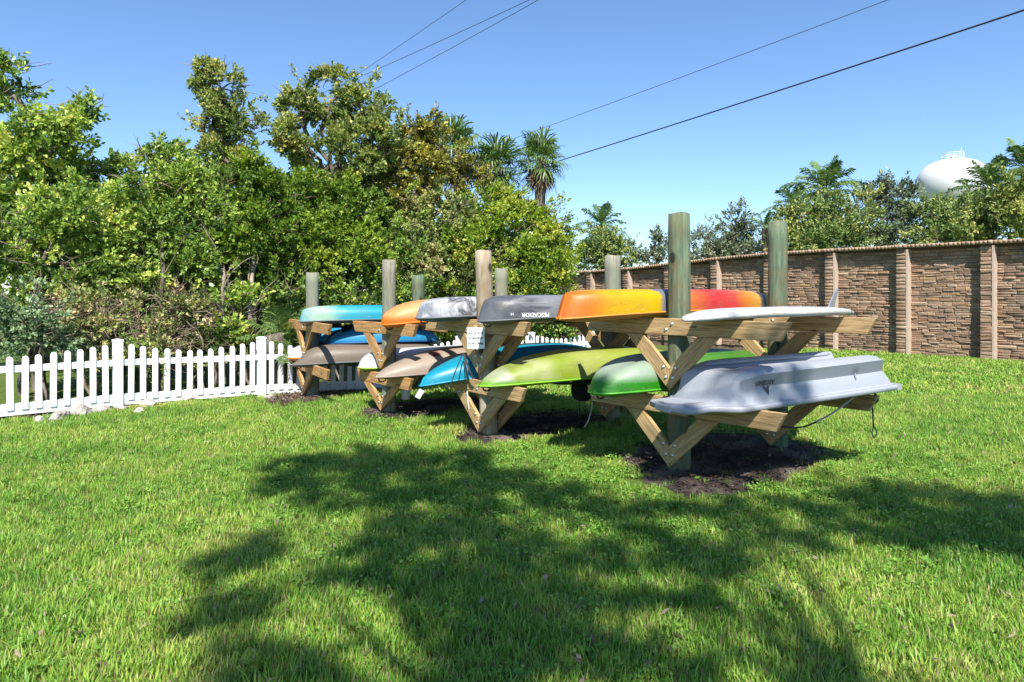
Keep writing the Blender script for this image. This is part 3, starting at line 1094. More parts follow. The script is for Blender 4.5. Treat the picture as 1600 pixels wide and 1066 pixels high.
decal(rt, hl, text_poly('PESCADOR', 0.055, bold=0.0012), MAT['white'], 'lettering', -1.4 + 0.46, 0.034)
decal(rt, hl, text_poly('10', 0.034), MAT['white'], 'number', -1.4 + 0.24, 0.036)
T = tip_at(1, -0.40, 655)
m_teal = plastic('teal_plastic', [(0.0, (0.02, 0.36, 0.52)), (0.5, (0.015, 0.33, 0.50)), (1.0, (0.01, 0.26, 0.45))], 2.6, distort=0.1, rough=0.28, dirt=0.12)
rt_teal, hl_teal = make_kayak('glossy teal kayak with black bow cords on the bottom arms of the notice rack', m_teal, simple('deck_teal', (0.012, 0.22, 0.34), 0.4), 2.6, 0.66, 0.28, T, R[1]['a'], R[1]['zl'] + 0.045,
           dict(p=2.3, stem=0.0, w=2.0, wq=0.7, lift=-0.04), dict(p=3, stem=0.1, w=2.2), e=(0.8, 0.8), sheer=0.05, chan=0.0, pitch=-0.02)
T = tip_at(1, 0.44, 747)
m_lime = plastic('lime_plastic', [(0.0, (0.42, 0.50, 0.24)), (0.08, (0.56, 0.60, 0.42)), (0.14, (0.34, 0.43, 0.07)), (0.20, (0.52, 0.57, 0.26)), (0.27, (0.33, 0.43, 0.05)), (0.38, (0.46, 0.52, 0.15)), (0.55, (0.40, 0.49, 0.08)), (0.75, (0.38, 0.48, 0.07)), (1.0, (0.36, 0.47, 0.07))], 2.7, distort=0.25, streak=(2.5, 1.5, 2), vert=(-0.005, 0.03, (0.16, 0.42, 0.02, 1)))
rt_lime, _ = make_kayak('lime green kayak with pale streaks on the bottom arms of the notice rack', m_lime, simple('deck_lime', (0.18, 0.40, 0.02), 0.45), 2.75, 0.70, 0.27, T, R[1]['a'], R[1]['zl'] + 0.05,
           dict(p=2.6, stem=0.03, w=2.2, wq=0.62), dict(p=4, stem=0.2, w=2.6), e=(0.6, 0.72), sheer=0.03, chan=0.08, pitch=-0.008)

# --- rack 3
T = tip_at(2, 0.42, 596)
m_peach = plastic('peach_plastic', [(0.0, (0.82, 0.42, 0.16)), (0.2, (0.83, 0.48, 0.22)), (1.0, (0.80, 0.36, 0.10))], 2.6, distort=0.1, vert=(-0.01, 0.05, (0.80, 0.20, 0.01, 1)))
make_kayak('faded peach and orange kayak on top of the third rack', m_peach, simple('deck_orange2', (0.70, 0.16, 0.01), 0.5), 2.6, 0.72, 0.255, T, R[2]['a'], R[2]['zu'] + 0.05,
           dict(p=4.5, stem=0.2, w=2.4, wq=0.5, rake=0.02), dict(p=4, stem=0.2, w=2.6), e=(0.6, 0.7), sheer=0.06, chan=0.1)
T = tip_at(2, 0.42, 585)
m_tan = plastic('tan_plastic', [(0.0, (0.46, 0.37, 0.29)), (0.3, (0.50, 0.40, 0.32)), (1.0, (0.46, 0.37, 0.29))], 2.8, distort=0.1, dirt=0.3)
rt_tan, hl_tan = make_kayak('beige kayak with a maroon keel band on the third rack', m_tan, simple('deck_tan', (0.22, 0.17, 0.13), 0.5), 2.8, 0.70, 0.275, T, R[2]['a'], R[2]['zl'] + 0.045,
           dict(p=2.3, stem=0.03, w=2.0, wq=0.65), dict(p=3, stem=0.1, w=2.2), e=(0.75, 0.75), sheer=0.04, chan=0.0)
mar = simple('maroon_paint', (0.16, 0.045, 0.04), 0.5)
def keel_band(root, hull, x0, x1, y0, y1, mat, n=24, name='keel_band'):
    bv = BVHTree.FromPolygons([v.co for v in hull.data.vertices], [p.vertices for p in hull.data.polygons])
    vs, fs = [], []
    K = 6
    for i in range(n + 1):
        x = x0 + (x1 - x0) * i / n
        for k in range(K + 1):
            y = y0 + (y1 - y0) * k / K
            h = bv.ray_cast(Vector((x, y, 1.0)), Vector((0, 0, -1)))
            z = h[0].z if h[0] else 0
            vs.append((x, y, z + 0.006))
    for i in range(n):
        for k in range(K):
            o = i * (K + 1) + k
            fs.append((o, o + 1, o + K + 2, o + K + 1))
    link(name, mesh(vs, fs, True), mat, root)
keel_band(rt_tan, hl_tan, -0.75, 1.2, -0.05, 0.12, mar)
keel_band(rt_tan, hl_tan, -0.72, -0.62, -0.20, -0.052, mar, 4, 'keel_patch')
T = tip_at(2, -0.38, 561)
m_wh = plastic('white_hull', [(0.0, (0.80, 0.80, 0.79)), (1.0, (0.74, 0.75, 0.74))], 2.3, distort=0.05, dirt=0.1)
make_kayak('white kayak with a green rim on the third rack, only its bow showing', m_wh, simple('deck_lime2', (0.30, 0.46, 0.06), 0.5), 2.3, 0.62, 0.215, T, R[2]['a'], R[2]['zl'] + 0.05,
           dict(p=6, stem=0.45, w=2.6, wq=0.42), dict(p=4, stem=0.2, w=2.4), e=(0.7, 0.75), sheer=0.01, chan=0)

# --- rack 4
T = tip_at(3, 0.40, 467)
m_tg = plastic('aqua_plastic', [(0.0, (0.08, 0.50, 0.58)), (0.06, (0.50, 0.66, 0.58)), (0.15, (0.42, 0.66, 0.50)), (0.24, (0.06, 0.46, 0.58)), (0.44, (0.03, 0.42, 0.58)), (0.5, (0.02, 0.40, 0.58)), (0.525, (0.33, 0.33, 0.34)), (1.0, (0.30, 0.30, 0.31))], 2.5, distort=0.12)
make_kayak('aqua kayak with pale bow and grey stern on the farthest rack', m_tg, DK, 2.5, 0.70, 0.205, T, R[3]['a'], R[3]['zu'] + 0.035,
           dict(p=8, stem=0.66, w=3.2), dict(p=6, stem=0.5, w=3), e=(0.5, 0.6), sheer=0.03)
T = tip_at(3, 0.42, 455)
m_taupe = plastic('taupe_plastic', [(0.0, (0.25, 0.20, 0.155)), (1.0, (0.23, 0.185, 0.145))], 2.4, distort=0.05, dirt=0.3)
make_kayak('taupe brown kayak on the bottom arms of the farthest rack', m_taupe, DK, 2.5, 0.62, 0.245, T, R[3]['a'], R[3]['zl'] + 0.04,
           dict(p=5.0, stem=0.2, w=2.6, wq=0.5, rake=0.12), dict(p=3, stem=0.1, w=2.4), e=(0.7, 0.75), sheer=0.04, chan=0)
T = tip_at(3, -0.36, 449)
make_kayak('white kayak with an orange rim by the fence, only its bow showing', m_wh, simple('deck_orange3', (0.70, 0.22, 0.03), 0.5), 1.9, 0.60, 0.20, T, R[3]['a'], R[3]['zl'] + 0.045,
           dict(p=6, stem=0.45, w=2.6, wq=0.42), dict(p=4, stem=0.2, w=2.4), e=(0.7, 0.75), sheer=0.01, chan=0)
m_bl = plastic('sky_blue_plastic', [(0.0, (0.06, 0.36, 0.66)), (0.5, (0.07, 0.38, 0.68)), (1.0, (0.05, 0.32, 0.62))], 1.7, distort=0.05, rough=0.3, dirt=0.08, vert=(-0.01, 0.03, (0.01, 0.10, 0.26, 1)))
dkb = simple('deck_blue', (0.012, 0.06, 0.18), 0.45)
T = tip_at(3, 0.30, 510)
make_kayak('small bright blue kayak stacked on the taupe kayak, nearer of two blue ones', m_bl, dkb, 1.72, 0.62, 0.235, T, R[3]['a'], R[3]['zl'] + 0.30,
           dict(p=3.2, stem=0.12, w=2.6, wq=0.55), dict(p=3.2, stem=0.12, w=2.6, wq=0.55), e=(0.6, 0.8), sheer=0.015, chan=0.06, cockpit=False)
T = tip_at(3, -0.36, 469)
make_kayak('small bright blue kayak beside the fence, farther of two blue ones', m_bl, dkb, 1.75, 0.60, 0.235, T, R[3]['a'], R[3]['zl'] + 0.275,
           dict(p=3.2, stem=0.12, w=2.6, wq=0.55), dict(p=3.2, stem=0.12, w=2.6, wq=0.55), e=(0.6, 0.8), sheer=0.015, chan=0.06, cockpit=False)

# ------------------------------------------------------------------ grey square-stern boat (upside down)
def grey_boat():
    A = Vector((1.15, 5.15, 0)); B = Vector((3.05, 6.02, 0))      # centre line at the bow tip and at the stern
    d = (B - A); L = d.length; d.normalize()
    c = (A + B) / 2
    root = thing('square_stern_boat', 'grey square-stern boat lying upside down on the nearest rack', 'boat', (c.x, c.y, 0.702), 0)
    root.rotation_euler = (0, -0.040, math.atan2(d.y, d.x))
    m = M('grey_polyethylene')
    v = m.coord('Object')
    n1 = m.noise(m.coord('Object', (1, 6, 6)), 5, 7, 0.75)
    n2 = m.noise(v, 2.0, 3, 0.6)
    col = m.mix(m.ramp(n1, [(0.32, (0.35, 0.35, 0.35)), (0.52, (0, 0, 0))]), (0.265, 0.285, 0.32, 1), (0.20, 0.195, 0.19, 1))
    col = m.mix(m.math('MULTIPLY', n2, 0.35), col, (0.31, 0.33, 0.365, 1))
    m.base(col); m.rough(0.5); m.spec(0.4); m.bump(n1, 0.06, 0.004)
    gm = m.m
    W = 0.76
    nst = 60
    rows, lips = [], []
    for i in range(nst + 1):
        u = i / nst                                   # 0 bow .. 1 stern
        x = -L / 2 + L * u
        # plan half width of the hull side at the lip
        w = W / 2 * (0.62 * min(1.0, (u / 0.05) ** 0.4 + 0.25) + 0.38 * sstep(0.10, 0.20, u)) * (1 - 0.07 * max(0, (u - .6) / .4) ** 2)
        w = max(w, 0.05)
        hs = 0.75 * sstep(0.13, 0.215, u) + 0.25 * sstep(0.15, 0.34, u)                    # hull rises behind a flat bow platform
        top = 0.02 + 0.255 * hs - 0.035 * u
        if u > 0.94: xs = 0.105 * (u - 0.94) / 0.06
        else: xs = 0.0
        half = []
        # from the near lip over the top: (y factor, z, x pull at stern)
        wb = w * (0.60 + 0.30 * hs) - 0.02              # half width of flat bottom
        wb = max(wb, 0.02)
        half.append((w, 0.0)); half.append((w - 0.03, 0.012)); half.append((w - 0.042, 0.045 * hs + 0.014))
        half.append((w - 0.060 - 0.01 * hs, 0.10 * hs + 0.016)); half.append((wb + 0.03 * hs + .005, 0.2 * hs + 0.018)); half.append((wb + 0.008, max(top - 0.02 * hs, 0.02)))
        half.append((wb - 0.03, top)); half.append((wb * 0.62, top + 0.004 * hs)); half.append((wb * 0.52, top - 0.055 * hs * sstep(.2, .4, u))); half.append((wb * 0.2, top - 0.06 * hs * sstep(.2, .4, u)))
        ks = [(y, z) for y, z in half] + [(-y, z) for y, z in reversed(half)]
        row = [(x - xs * min(1, z / 0.2) if u > .94 else x, y, z) for y, z in ks]
        rows.append(row)
        lips.append((x, w))
    # transom row: sloped back
    me = rings_mesh(rows, True)
    hull = link('hull', me, gm, root)
    md = hull.modifiers.new('es', 'EDGE_SPLIT'); md.split_angle = math.radians(50)
    # rolled lip around the gunwale
    vs, fs = [], []
    pr = [(0.0, 0.004), (0.022, 0.004), (0.028, -0.008), (0.026, -0.034), (0.014, -0.040), (0.0, -0.025)]
    for side in (-1, 1):
        base = len(vs)
        for (x, w) in lips:
            for (dy, dz) in pr: vs.append((x, side * (w - 0.004 + dy), dz))
        k = len(pr)
        for i in range(len(lips) - 1):
            for j in range(k):
                q = (base + i * k + j, base + i * k + (j + 1) % k, base + (i + 1) * k + (j + 1) % k, base + (i + 1) * k + j)
                fs.append(q if side > 0 else tuple(reversed(q)))
        fs.append(tuple(base + j for j in range(k))); fs.append(tuple(base + (len(lips) - 1) * k + j for j in range(k)))
    link('gunwale', mesh(vs, fs, True), gm, root)
    m = MB()
    w0 = lips[0][1]
    # bow lip and stern lip
    m.box(-L / 2 - 0.03, -L / 2 + 0.002, -w0 - 0.02, w0 + 0.02, -0.038, 0.003)
    link('bow_lip', m.build(), gm, root)
    m = MB()
    m.box(L / 2 - 0.004, L / 2 + 0.055, -lips[-1][1] - 0.022, lips[-1][1] + 0.022, -0.04, 0.006)
    link('stern_lip', m.build(), gm, root)
    # two raised runners beside the tunnel
    for sy in (-1, 1):
        m = MB()
        pts = [(-L / 2 + L * u, sy * (0.165 + 0.02 * u), 0.258 - 0.035 * u) for u in [0.26 + 0.7 * k / 16 for k in range(17)]]
        m.tube(pts, [0.004] + [0.016] * 15 + [0.004], 6)
        link('runner', m.build(True), gm, root)
    # interior, dark
    ink = simple('boat_print', (0.035, 0.04, 0.05), 0.6)
    decal(root, hull, text_poly('ASCEND', 0.050, bold=0.0012), ink, 'lettering', -L / 2 + 0.68, 0.166)
    tri = ([(-0.05, -0.055), (0.052, -0.055), (0.0, 0.052), (-0.022, -0.055), (0.026, -0.055), (0.002, 0.006), (0.002, -0.012), (0.012, -0.034), (-0.008, -0.034)], [(0, 3, 5, 2), (5, 4, 1, 2), (6, 8, 7)])
    tri = ([(x * .60, y * .60) for x, y in tri[0]], tri[1])
    decal(root, hull, tri, ink, 'emblem', -L / 2 + 0.70, 0.086)
    # faint round badge on the quarter
    vs, fs = [], []
    def arc(rad, a0, a1, wd):
        b0 = len(vs)
        for k in range(13):
            t = a0 + (a1 - a0) * k / 12
            for rr in (rad, rad + wd): vs.append((rr * math.cos(t), rr * math.sin(t)))
        for k in range(12): fs.append((b0 + 2 * k, b0 + 2 * k + 1, b0 + 2 * k + 3, b0 + 2 * k + 2))
    for rad in (0.02, 0.034, 0.048): arc(rad, math.pi * 1.15, math.pi * 1.85, 0.006)
    b0 = len(vs); vs += [(-.006, -.008), (.006, -.008), (.006, .05), (-.006, .05)]; fs.append((b0, b0 + 1, b0 + 2, b0 + 3))
    decal(root, hull, (vs, fs), simple('badge_grey', (0.20, 0.215, 0.24), 0.6), 'badge', -L / 2 + 1.66, 0.13)
    return root
grey_boat()

# ------------------------------------------------------------------ paddleboard
def paddleboard():
    T = tip_at(0, 0.50, 1069); E = tip_at(0, 0.50, 1326)
    d = E - T; L = d.length; d.normalize()
    c = (T + E) / 2
    root = thing('paddleboard', 'white paddleboard lying upside down with its fin up on the nearest rack', 'paddleboard', (c.x, c.y, R[0]['zu'] + 0.052), 0)
    root.rotation_euler = (0.0, -0.012, math.atan2(d.y, d.x))
    rows = []
    n = 48
    for i in range(n + 1):
        u = -math.cos(math.pi * i / n)
        w = max(0.31 * max(1 - abs(u) ** 2.0, 0) ** 0.6, 0.006)
        th = 0.036 * (max(1 - abs(u) ** 3.5, 0) ** 0.5) + 0.004
        zc = -0.05 * (abs(u) ** 3) + (0.02 if u < 0 else 0.0) * abs(u)
        row = []
        for k in range(17):
            t = 2 * math.pi * k / 16
            row.append((u * L / 2, w * math.copysign(abs(math.cos(t)) ** 0.75, math.cos(t)), zc + th * math.copysign(abs(math.sin(t)) ** 0.6, math.sin(t))))
        rows.append(row)
    m = plastic('board_white', [(0.0, (0.78, 0.78, 0.76)), (0.5, (0.80, 0.80, 0.78)), (0.86, (0.78, 0.78, 0.75)), (0.865, (0.30, 0.33, 0.38)), (0.885, (0.30, 0.33, 0.38)), (0.89, (0.74, 0.75, 0.70)), (1.0, (0.62, 0.66, 0.56))], L, distort=0.0, dirt=0.5, rough=0.4)
    link('board', rings_mesh(rows, True), m, root)
    # fin
    prof = [(0.0, 0.0), (0.11, 0.0), (0.145, 0.09), (0.185, 0.165), (0.165, 0.17), (0.10, 0.12), (0.045, 0.06)]
    me = prism([(x, z) for x, z in prof], 0.012, 0.003)
    link('fin', me, simple('fin_grey', (0.16, 0.17, 0.19), 0.4), root, (L / 2 - 0.36, 0, 0.022))
    m = MB()
    m.box(-0.03, 0.03, -0.012, 0.012, -0.002, 0.006)
    link('leash_plug', m.build(), MAT['black'], root, (-L / 2 + 0.10, 0.0, -0.085))
paddleboard()

# ------------------------------------------------------------------ notice on the second rack
def notice():
    p = P(743.5, 528.5, (R[1]['p0'] - R[1]['a'] * 0.15).y - 0.13)
    yaw = math.atan2(R[1]['b'].y, R[1]['b'].x) * 0.35
    root = thing('notice', 'small white notice with three lines of text on the second rack', 'sign', p, 0)
    root.rotation_euler = (0.0, -0.02, yaw)
    hw, hh = 0.096, 0.108
    m = MB(); m.box(-hw, hw, -0.003, 0.003, -hh, hh)
    link('board', m.build(), simple('notice_white', (0.74, 0.76, 0.77), 0.4), root)
    for k, t in enumerate(('Use At Your Own Risk', 'Not responsible for', 'any loss or damage')):
        vs, fs = text_poly(t, 0.034, bold=0.0009)
        wd = max(v[0] for v in vs) - min(v[0] for v in vs)
        s = 0.166 / wd
        me = mesh([(x * s, -0.0045, y * 1.15) for x, y in vs], fs)
        link('lettering', me, MAT['ink'], root, (0, 0, 0.042 - 0.052 * k))
    m = MB()
    for x, z in ((-hw + .012, hh - .012), (hw - .012, hh - .012), (-hw + .012, -hh + .012), (hw - .012, -hh + .012)):
        m.box(x - .004, x + .004, -0.006, -0.002, z - .004, z + .004)
    link('screw', m.build(), MAT['steel'], root)
    m = MB()
    m.box(-0.02, 0.02, 0.0035, 0.06, -hh + 0.02, hh + 0.03)
    link('backing_batten', m.build(), MAT['pine'], root)
notice()

# ------------------------------------------------------------------ cords, pads and small hanging things
def cord(name, label, pts, rad, mat, cat='cord', n=30, parent=None):
    m = MB(); m.tube(smooth_path(pts, n), rad, 6)
    o = link(name, m.build(True), mat, parent)
    if label: tag(o, label, cat)
    return o
# bow line of the grey boat and its hanging hook
zb = 5.95
m = MB()
m.tube(smooth_path([P(1222, 667, 5.75), P(1250, 668, 5.78), P(1275, 660, 5.8)], 12), 0.008, 6)
o = tag(link('mooring_rope', m.build(True), MAT['rope_dark']), 'thin rope hanging in a curve from the grey boat stern to the post', 'rope')
m = MB(); m.tube(smooth_path([P(1275, 660, 5.8), P(1305, 643, 5.82), P(1335, 620, 5.86), P(1356, 608, 5.92)], 16), 0.0085, 6)
link('rope_end', m.build(True), MAT['rope'], o)
m = MB()
m.tube(smooth_path([P(1366, 614, 5.86), P(1371, 622, 5.83), P(1370, 628, 5.82), P(1358, 634, 5.82)], 10), 0.009, 6)
m.tube([P(1363, 632, 5.82), P(1364, 650, 5.82), P(1365, 668, 5.82)], 0.007, 6)
o = tag(link('tie_down', m.build(True), MAT['rope_dark']), 'short dark tie-down hanging from the right end of the nearest rack arm', 'tie-down')
m = MB()
c = P(1366, 676, 5.82)
m.tube([c + Vector((0.018 * math.sin(t), 0, 0.042 * math.cos(t))) for t in [2 * math.pi * k / 16 for k in range(17)]], 0.005, 6, False)
link('hook', m.build(True), MAT['black'], o)

# black seat backs hanging from upturned kayaks
def seat_back(parent_label, loc, wd, ht, yaw, root, tiltx=0.15):
    bm = bmesh.new()
    bmesh.ops.create_uvsphere(bm, u_segments=20, v_segments=12, radius=0.5)
    for v in bm.verts:
        s = lambda q, p: math.copysign(abs(q * 2) ** p / 2, q)
        v.co = Vector((s(v.co.x, 0.75) * wd, v.co.y * 0.09 + 0.04 * (v.co.x * 2) ** 2, s(v.co.z, 0.75) * ht))
    me = bpy.data.meshes.new('mesh'); bm.to_mesh(me); bm.free()
    me.polygons.foreach_set('use_smooth', [True] * len(me.polygons))
    o = link('seat_back', me, MAT['blackcloth'], root)
    mw = Matrix.Translation(loc) @ Matrix.Rotation(yaw, 4, 'Z') @ Matrix.Rotation(tiltx, 4, 'X')
    o.matrix_parent_inverse = Matrix.Identity(4)
    bpy.context.view_layer.update()
    o.matrix_local = root.matrix_world.inverted() @ mw
    return o
def strap_on(root, pts, rad, mat, name='strap'):
    bpy.context.view_layer.update()
    inv = root.matrix_world.inverted()
    m = MB(); m.tube([inv @ q for q in smooth_path(pts, 16)], rad, 5)
    return link(name, m.build(True), mat, root)
q = tip_at(1, 0.44, 912)
seat_back('', P(912, 606, q.y + 0.0), 0.26, 0.30, 0.3, rt_lime)
strap_on(rt_lime, [P(905, 622, q.y), P(905, 634, q.y), P(906, 648, q.y)], 0.005, MAT['rope_dark'])
strap_on(rt_lime, [P(926, 610, q.y), P(925, 632, q.y), P(920, 655, q.y), P(913, 668, q.y - .05)], 0.008, MAT['rope'], 'webbing')
q2 = tip_at(1, -0.40, 778)
seat_back('', P(779, 640, q2.y), 0.13, 0.34, 0.4, rt_teal, 0.4)
# cords around the teal bow
q3 = tip_at(1, -0.40, 722)
zt = q3.y - 0.42
strap_on(rt_teal, [P(723, 552, zt + .2), P(715, 572, zt), P(708, 590, zt - 0.0), P(705, 604, zt), P(712, 612, zt + .1), P(726, 613, zt + .15)], 0.006, MAT['rope_dark'], 'cord')
strap_on(rt_teal, [P(724, 552, zt + .2), P(726, 572, zt + .05), P(729, 590, zt + .02), P(729, 610, zt + .05)], 0.006, MAT['rope_dark'], 'cord')
strap_on(rt_teal, [P(724, 552, zt + .2), P(732, 575, zt + .05), P(739, 592, zt + .05)], 0.011, MAT['rope_dark'], 'cord')
strap_on(rt_teal, [P(730, 612, zt + .02), P(731, 628, zt), P(733, 640, zt)], 0.009, MAT['rope'], 'frayed_end')
# white paper tag and white jug hanging between racks
def hang_tag():
    c = P(656, 615, q3.y - .55)
    m = MB(); m.box(-0.028, 0.028, -0.002, 0.002, -0.055, 0.045)
    o = link('luggage_tag', m.build(), MAT['white'], None, c, (0.3, 0.5, 0.2))
    tag(o, 'white tag dangling below the teal kayak bow', 'tag')
    m = MB(); m.tube([(0, 0, 0.045), (0.02, 0, 0.075), (0.05, 0.02, 0.12)], 0.003, 5)
    link('string', m.build(True), MAT['rope_dark'], o)
hang_tag()
def jug():
    c = P(634, 613, R[2]['p0'].y + 0.15)
    root = thing('bleach_jug', 'white plastic jug hanging behind the third rack arm', 'jug', c)
    m = MB(); m.lathe([(0.0001, -0.09), (0.05, -0.09), (0.055, -0.08), (0.055, 0.03), (0.045, 0.06), (0.02, 0.09), (0.02, 0.11), (0.0001, 0.11)], 16)
    link('body', m.build(True), MAT['white'], root)
    m = MB(); m.tube(smooth_path([(0.02, 0, 0.085), (0.06, 0, 0.08), (0.065, 0, 0.03), (0.05, 0, 0.0)], 8), 0.009, 6)
    link('handle', m.build(True), MAT['white'], root)
    m = MB(); m.tube([(0, 0, 0.11), (0, 0, 0.22)], 0.003, 5)
    link('string', m.build(True), MAT['rope_dark'], root)
jug()
# black harness slung under the aqua kayak
def harness():
    Z = tip_at(3, 0.36, 530).y
    m = MB()
    m.tube(smooth_path([P(556, 506, Z), P(548, 513, Z), P(530, 517, Z - .03), P(517, 524, Z - .05), P(509, 535, Z - .06), P(503, 543, Z - .06), P(512, 548, Z - .06)], 26), 0.016, 6)
    o = link('harness', m.build(True), MAT['blackcloth'])
    tag(o, 'black strap harness slung under the aqua kayak of the farthest rack', 'harness')
    m = MB()
    for (px, py, wd, ht) in ((522, 509, 22, 7), (545, 510, 14, 6), (538, 514, 8, 9)):
        c = P(px, py, Z + .03); k = Z / F
        m.box(c.x - wd / 2 * k, c.x + wd / 2 * k, c.y - .03, c.y + .03, c.z - ht / 2 * k, c.z + ht / 2 * k)
    link('pad', m.build(), MAT['blackcloth'], o)
    m = MB(); c = P(503, 543, Z - .07)
    m.box(c.x - .03, c.x + .03, c.y - .02, c.y + .02, c.z - .012, c.z + .012)
    link('buckle', m.build(), MAT['steel'], o)
harness()

# ================================================================== trees and shrubs
def unit(v):
    return v / np.maximum(np.linalg.norm(v, axis=1, keepdims=True), 1e-9)

def leaf_arrays(pos, dirs, nleaf, L, Wd, rng, tint, spread=0.9, droop=0.15, curl=0.15):
    """sprigs: nleaf leaves set spirally along a short twig. returns verts (n,4,3) and rnd per leaf"""
    n = len(pos)
    ref = rng.normal(size=(n, 3))
    e1 = unit(np.cross(dirs, ref)); e2 = np.cross(dirs, e1)
    V, Rn = [], []
    for k in range(nleaf):
        ang = k * 2.399 + rng.uniform(0, 0.7, n)
        rad = e1 * np.cos(ang)[:, None] + e2 * np.sin(ang)[:, None]
        sp = spread * rng.uniform(0.6, 1.25, n)[:, None] * (1.15 - 0.5 * k / nleaf)
        l = unit(dirs + rad * sp + np.array([0, 0, -droop]))
        size = rng.uniform(0.65, 1.2, n)[:, None]
        nrm = unit(np.cross(l, np.cross(rad + 0.4 * rng.normal(size=(n, 3)), l)) * -1 + np.array([0, 0, 0.55]) + rng.normal(size=(n, 3)) * 0.55)
        s = unit(np.cross(l, nrm))
        nr = np.cross(s, l)
        b = pos + dirs * (L * 1.6 * (k / nleaf - 0.3)) + rng.normal(size=(n, 3)) * L * 0.1
        q = np.stack([b, b + l * L * 0.52 * size + s * Wd * size + nr * L * curl * .6, b + l * L * size + nr * L * rng.uniform(-curl, curl, n)[:, None], b + l * L * 0.48 * size - s * Wd * size + nr * L * curl * .6], axis=1)
        V.append(q)
        Rn.append(np.clip(tint + rng.normal(size=n) * 0.16, 0, 1))
    return np.concatenate(V), np.concatenate(Rn)

def leaf_mesh(parts):
    V = np.concatenate([p[0] for p in parts]); Rn = np.concatenate([p[1] for p in parts])
    n = len(V)
    return np_mesh(V.reshape(-1, 3), np.arange(n * 4).reshape(-1, 4), Rn, True)

def crown_sprigs(c, r, n, rng, nsub=None, shell=0.35, sub=(0.22, 0.42), up=0.35, spray=0.38):
    """sprigs on sub-clumps scattered through an ellipsoid c, r -> pos, dirs, tint"""
    c = np.array(c); r = np.array(r)
    nsub = nsub or max(6, int(22 * (r[0] * r[2]) ** 0.6))
    d = unit(rng.normal(size=(nsub, 3)))
    rr = rng.uniform(0.25, 1.0, (nsub, 1)) ** 0.6
    sc = c + d * r * rr * 0.82
    sr = rng.uniform(sub[0], sub[1], nsub) * (r.prod() ** (1 / 3))
    wgt = sr ** 2; idx = rng.choice(nsub, n, p=wgt / wgt.sum())
    dd = unit(rng.normal(size=(n, 3)) + np.array([0, 0, 0.25]))
    q = 1 - shell * rng.random((n, 1)) ** 0.7
    asp = np.array([1.0, 1.0, 0.8])
    pos = sc[idx] + dd * asp * sr[idx][:, None] * q * rng.uniform(0.85, 1.2, (n, 1))
    out = unit(pos - c)
    dirs = unit(dd * 0.8 + out * 0.35 + np.array([0, 0, up]) + rng.normal(size=(n, 3)) * 0.35)
    tint = rng.normal(0.5, 0.19, nsub)[idx]
    # loose sprays that stick out of the outline
    ns = max(4, int(nsub * 0.9)); k = int(n * 0.16)
    sd = unit(rng.normal(size=(ns, 3)) + np.array([0, 0, 0.45]))
    reach = rng.uniform(1.0, 1.0 + spray, ns)
    j = rng.integers(0, ns, k); t = rng.uniform(0.6, 1.0, k)
    bendv = rng.normal(size=(ns, 3)) * 0.12
    p2 = c + (sd[j] + bendv[j] * (t ** 2)[:, None]) * r * (t * reach[j])[:, None] + rng.normal(size=(k, 3)) * 0.045
    d2 = unit(sd[j] + rng.normal(size=(k, 3)) * 0.35 + np.array([0, 0, .2]))
    pos = np.concatenate([pos, p2]); dirs = np.concatenate([dirs, d2]); tint = np.concatenate([tint, rng.normal(0.58, .12, ns)[j]])
    return pos, dirs, tint, sc, sr

def branch(m, a, b, r0, r1, rg, bend=0.12, n=7):
    a, b = Vector(a), Vector(b)
    L = (b - a).length
    mid = [a]
    for i in range(1, n):
        t = i / n
        p = a.lerp(b, t) + Vector((rg.uniform(-1, 1), rg.uniform(-1, 1), rg.uniform(-.5, .8))) * L * bend * 0.35
        p.z += L * 0.10 * math.sin(math.pi * t)
        mid.append(p)
    mid.append(b)
    pts = smooth_path(mid, n * 2)
    k = len(pts) - 1
    m.tube(pts, [r0 + (r1 - r0) * i / k for i in range(k + 1)], 6, False)

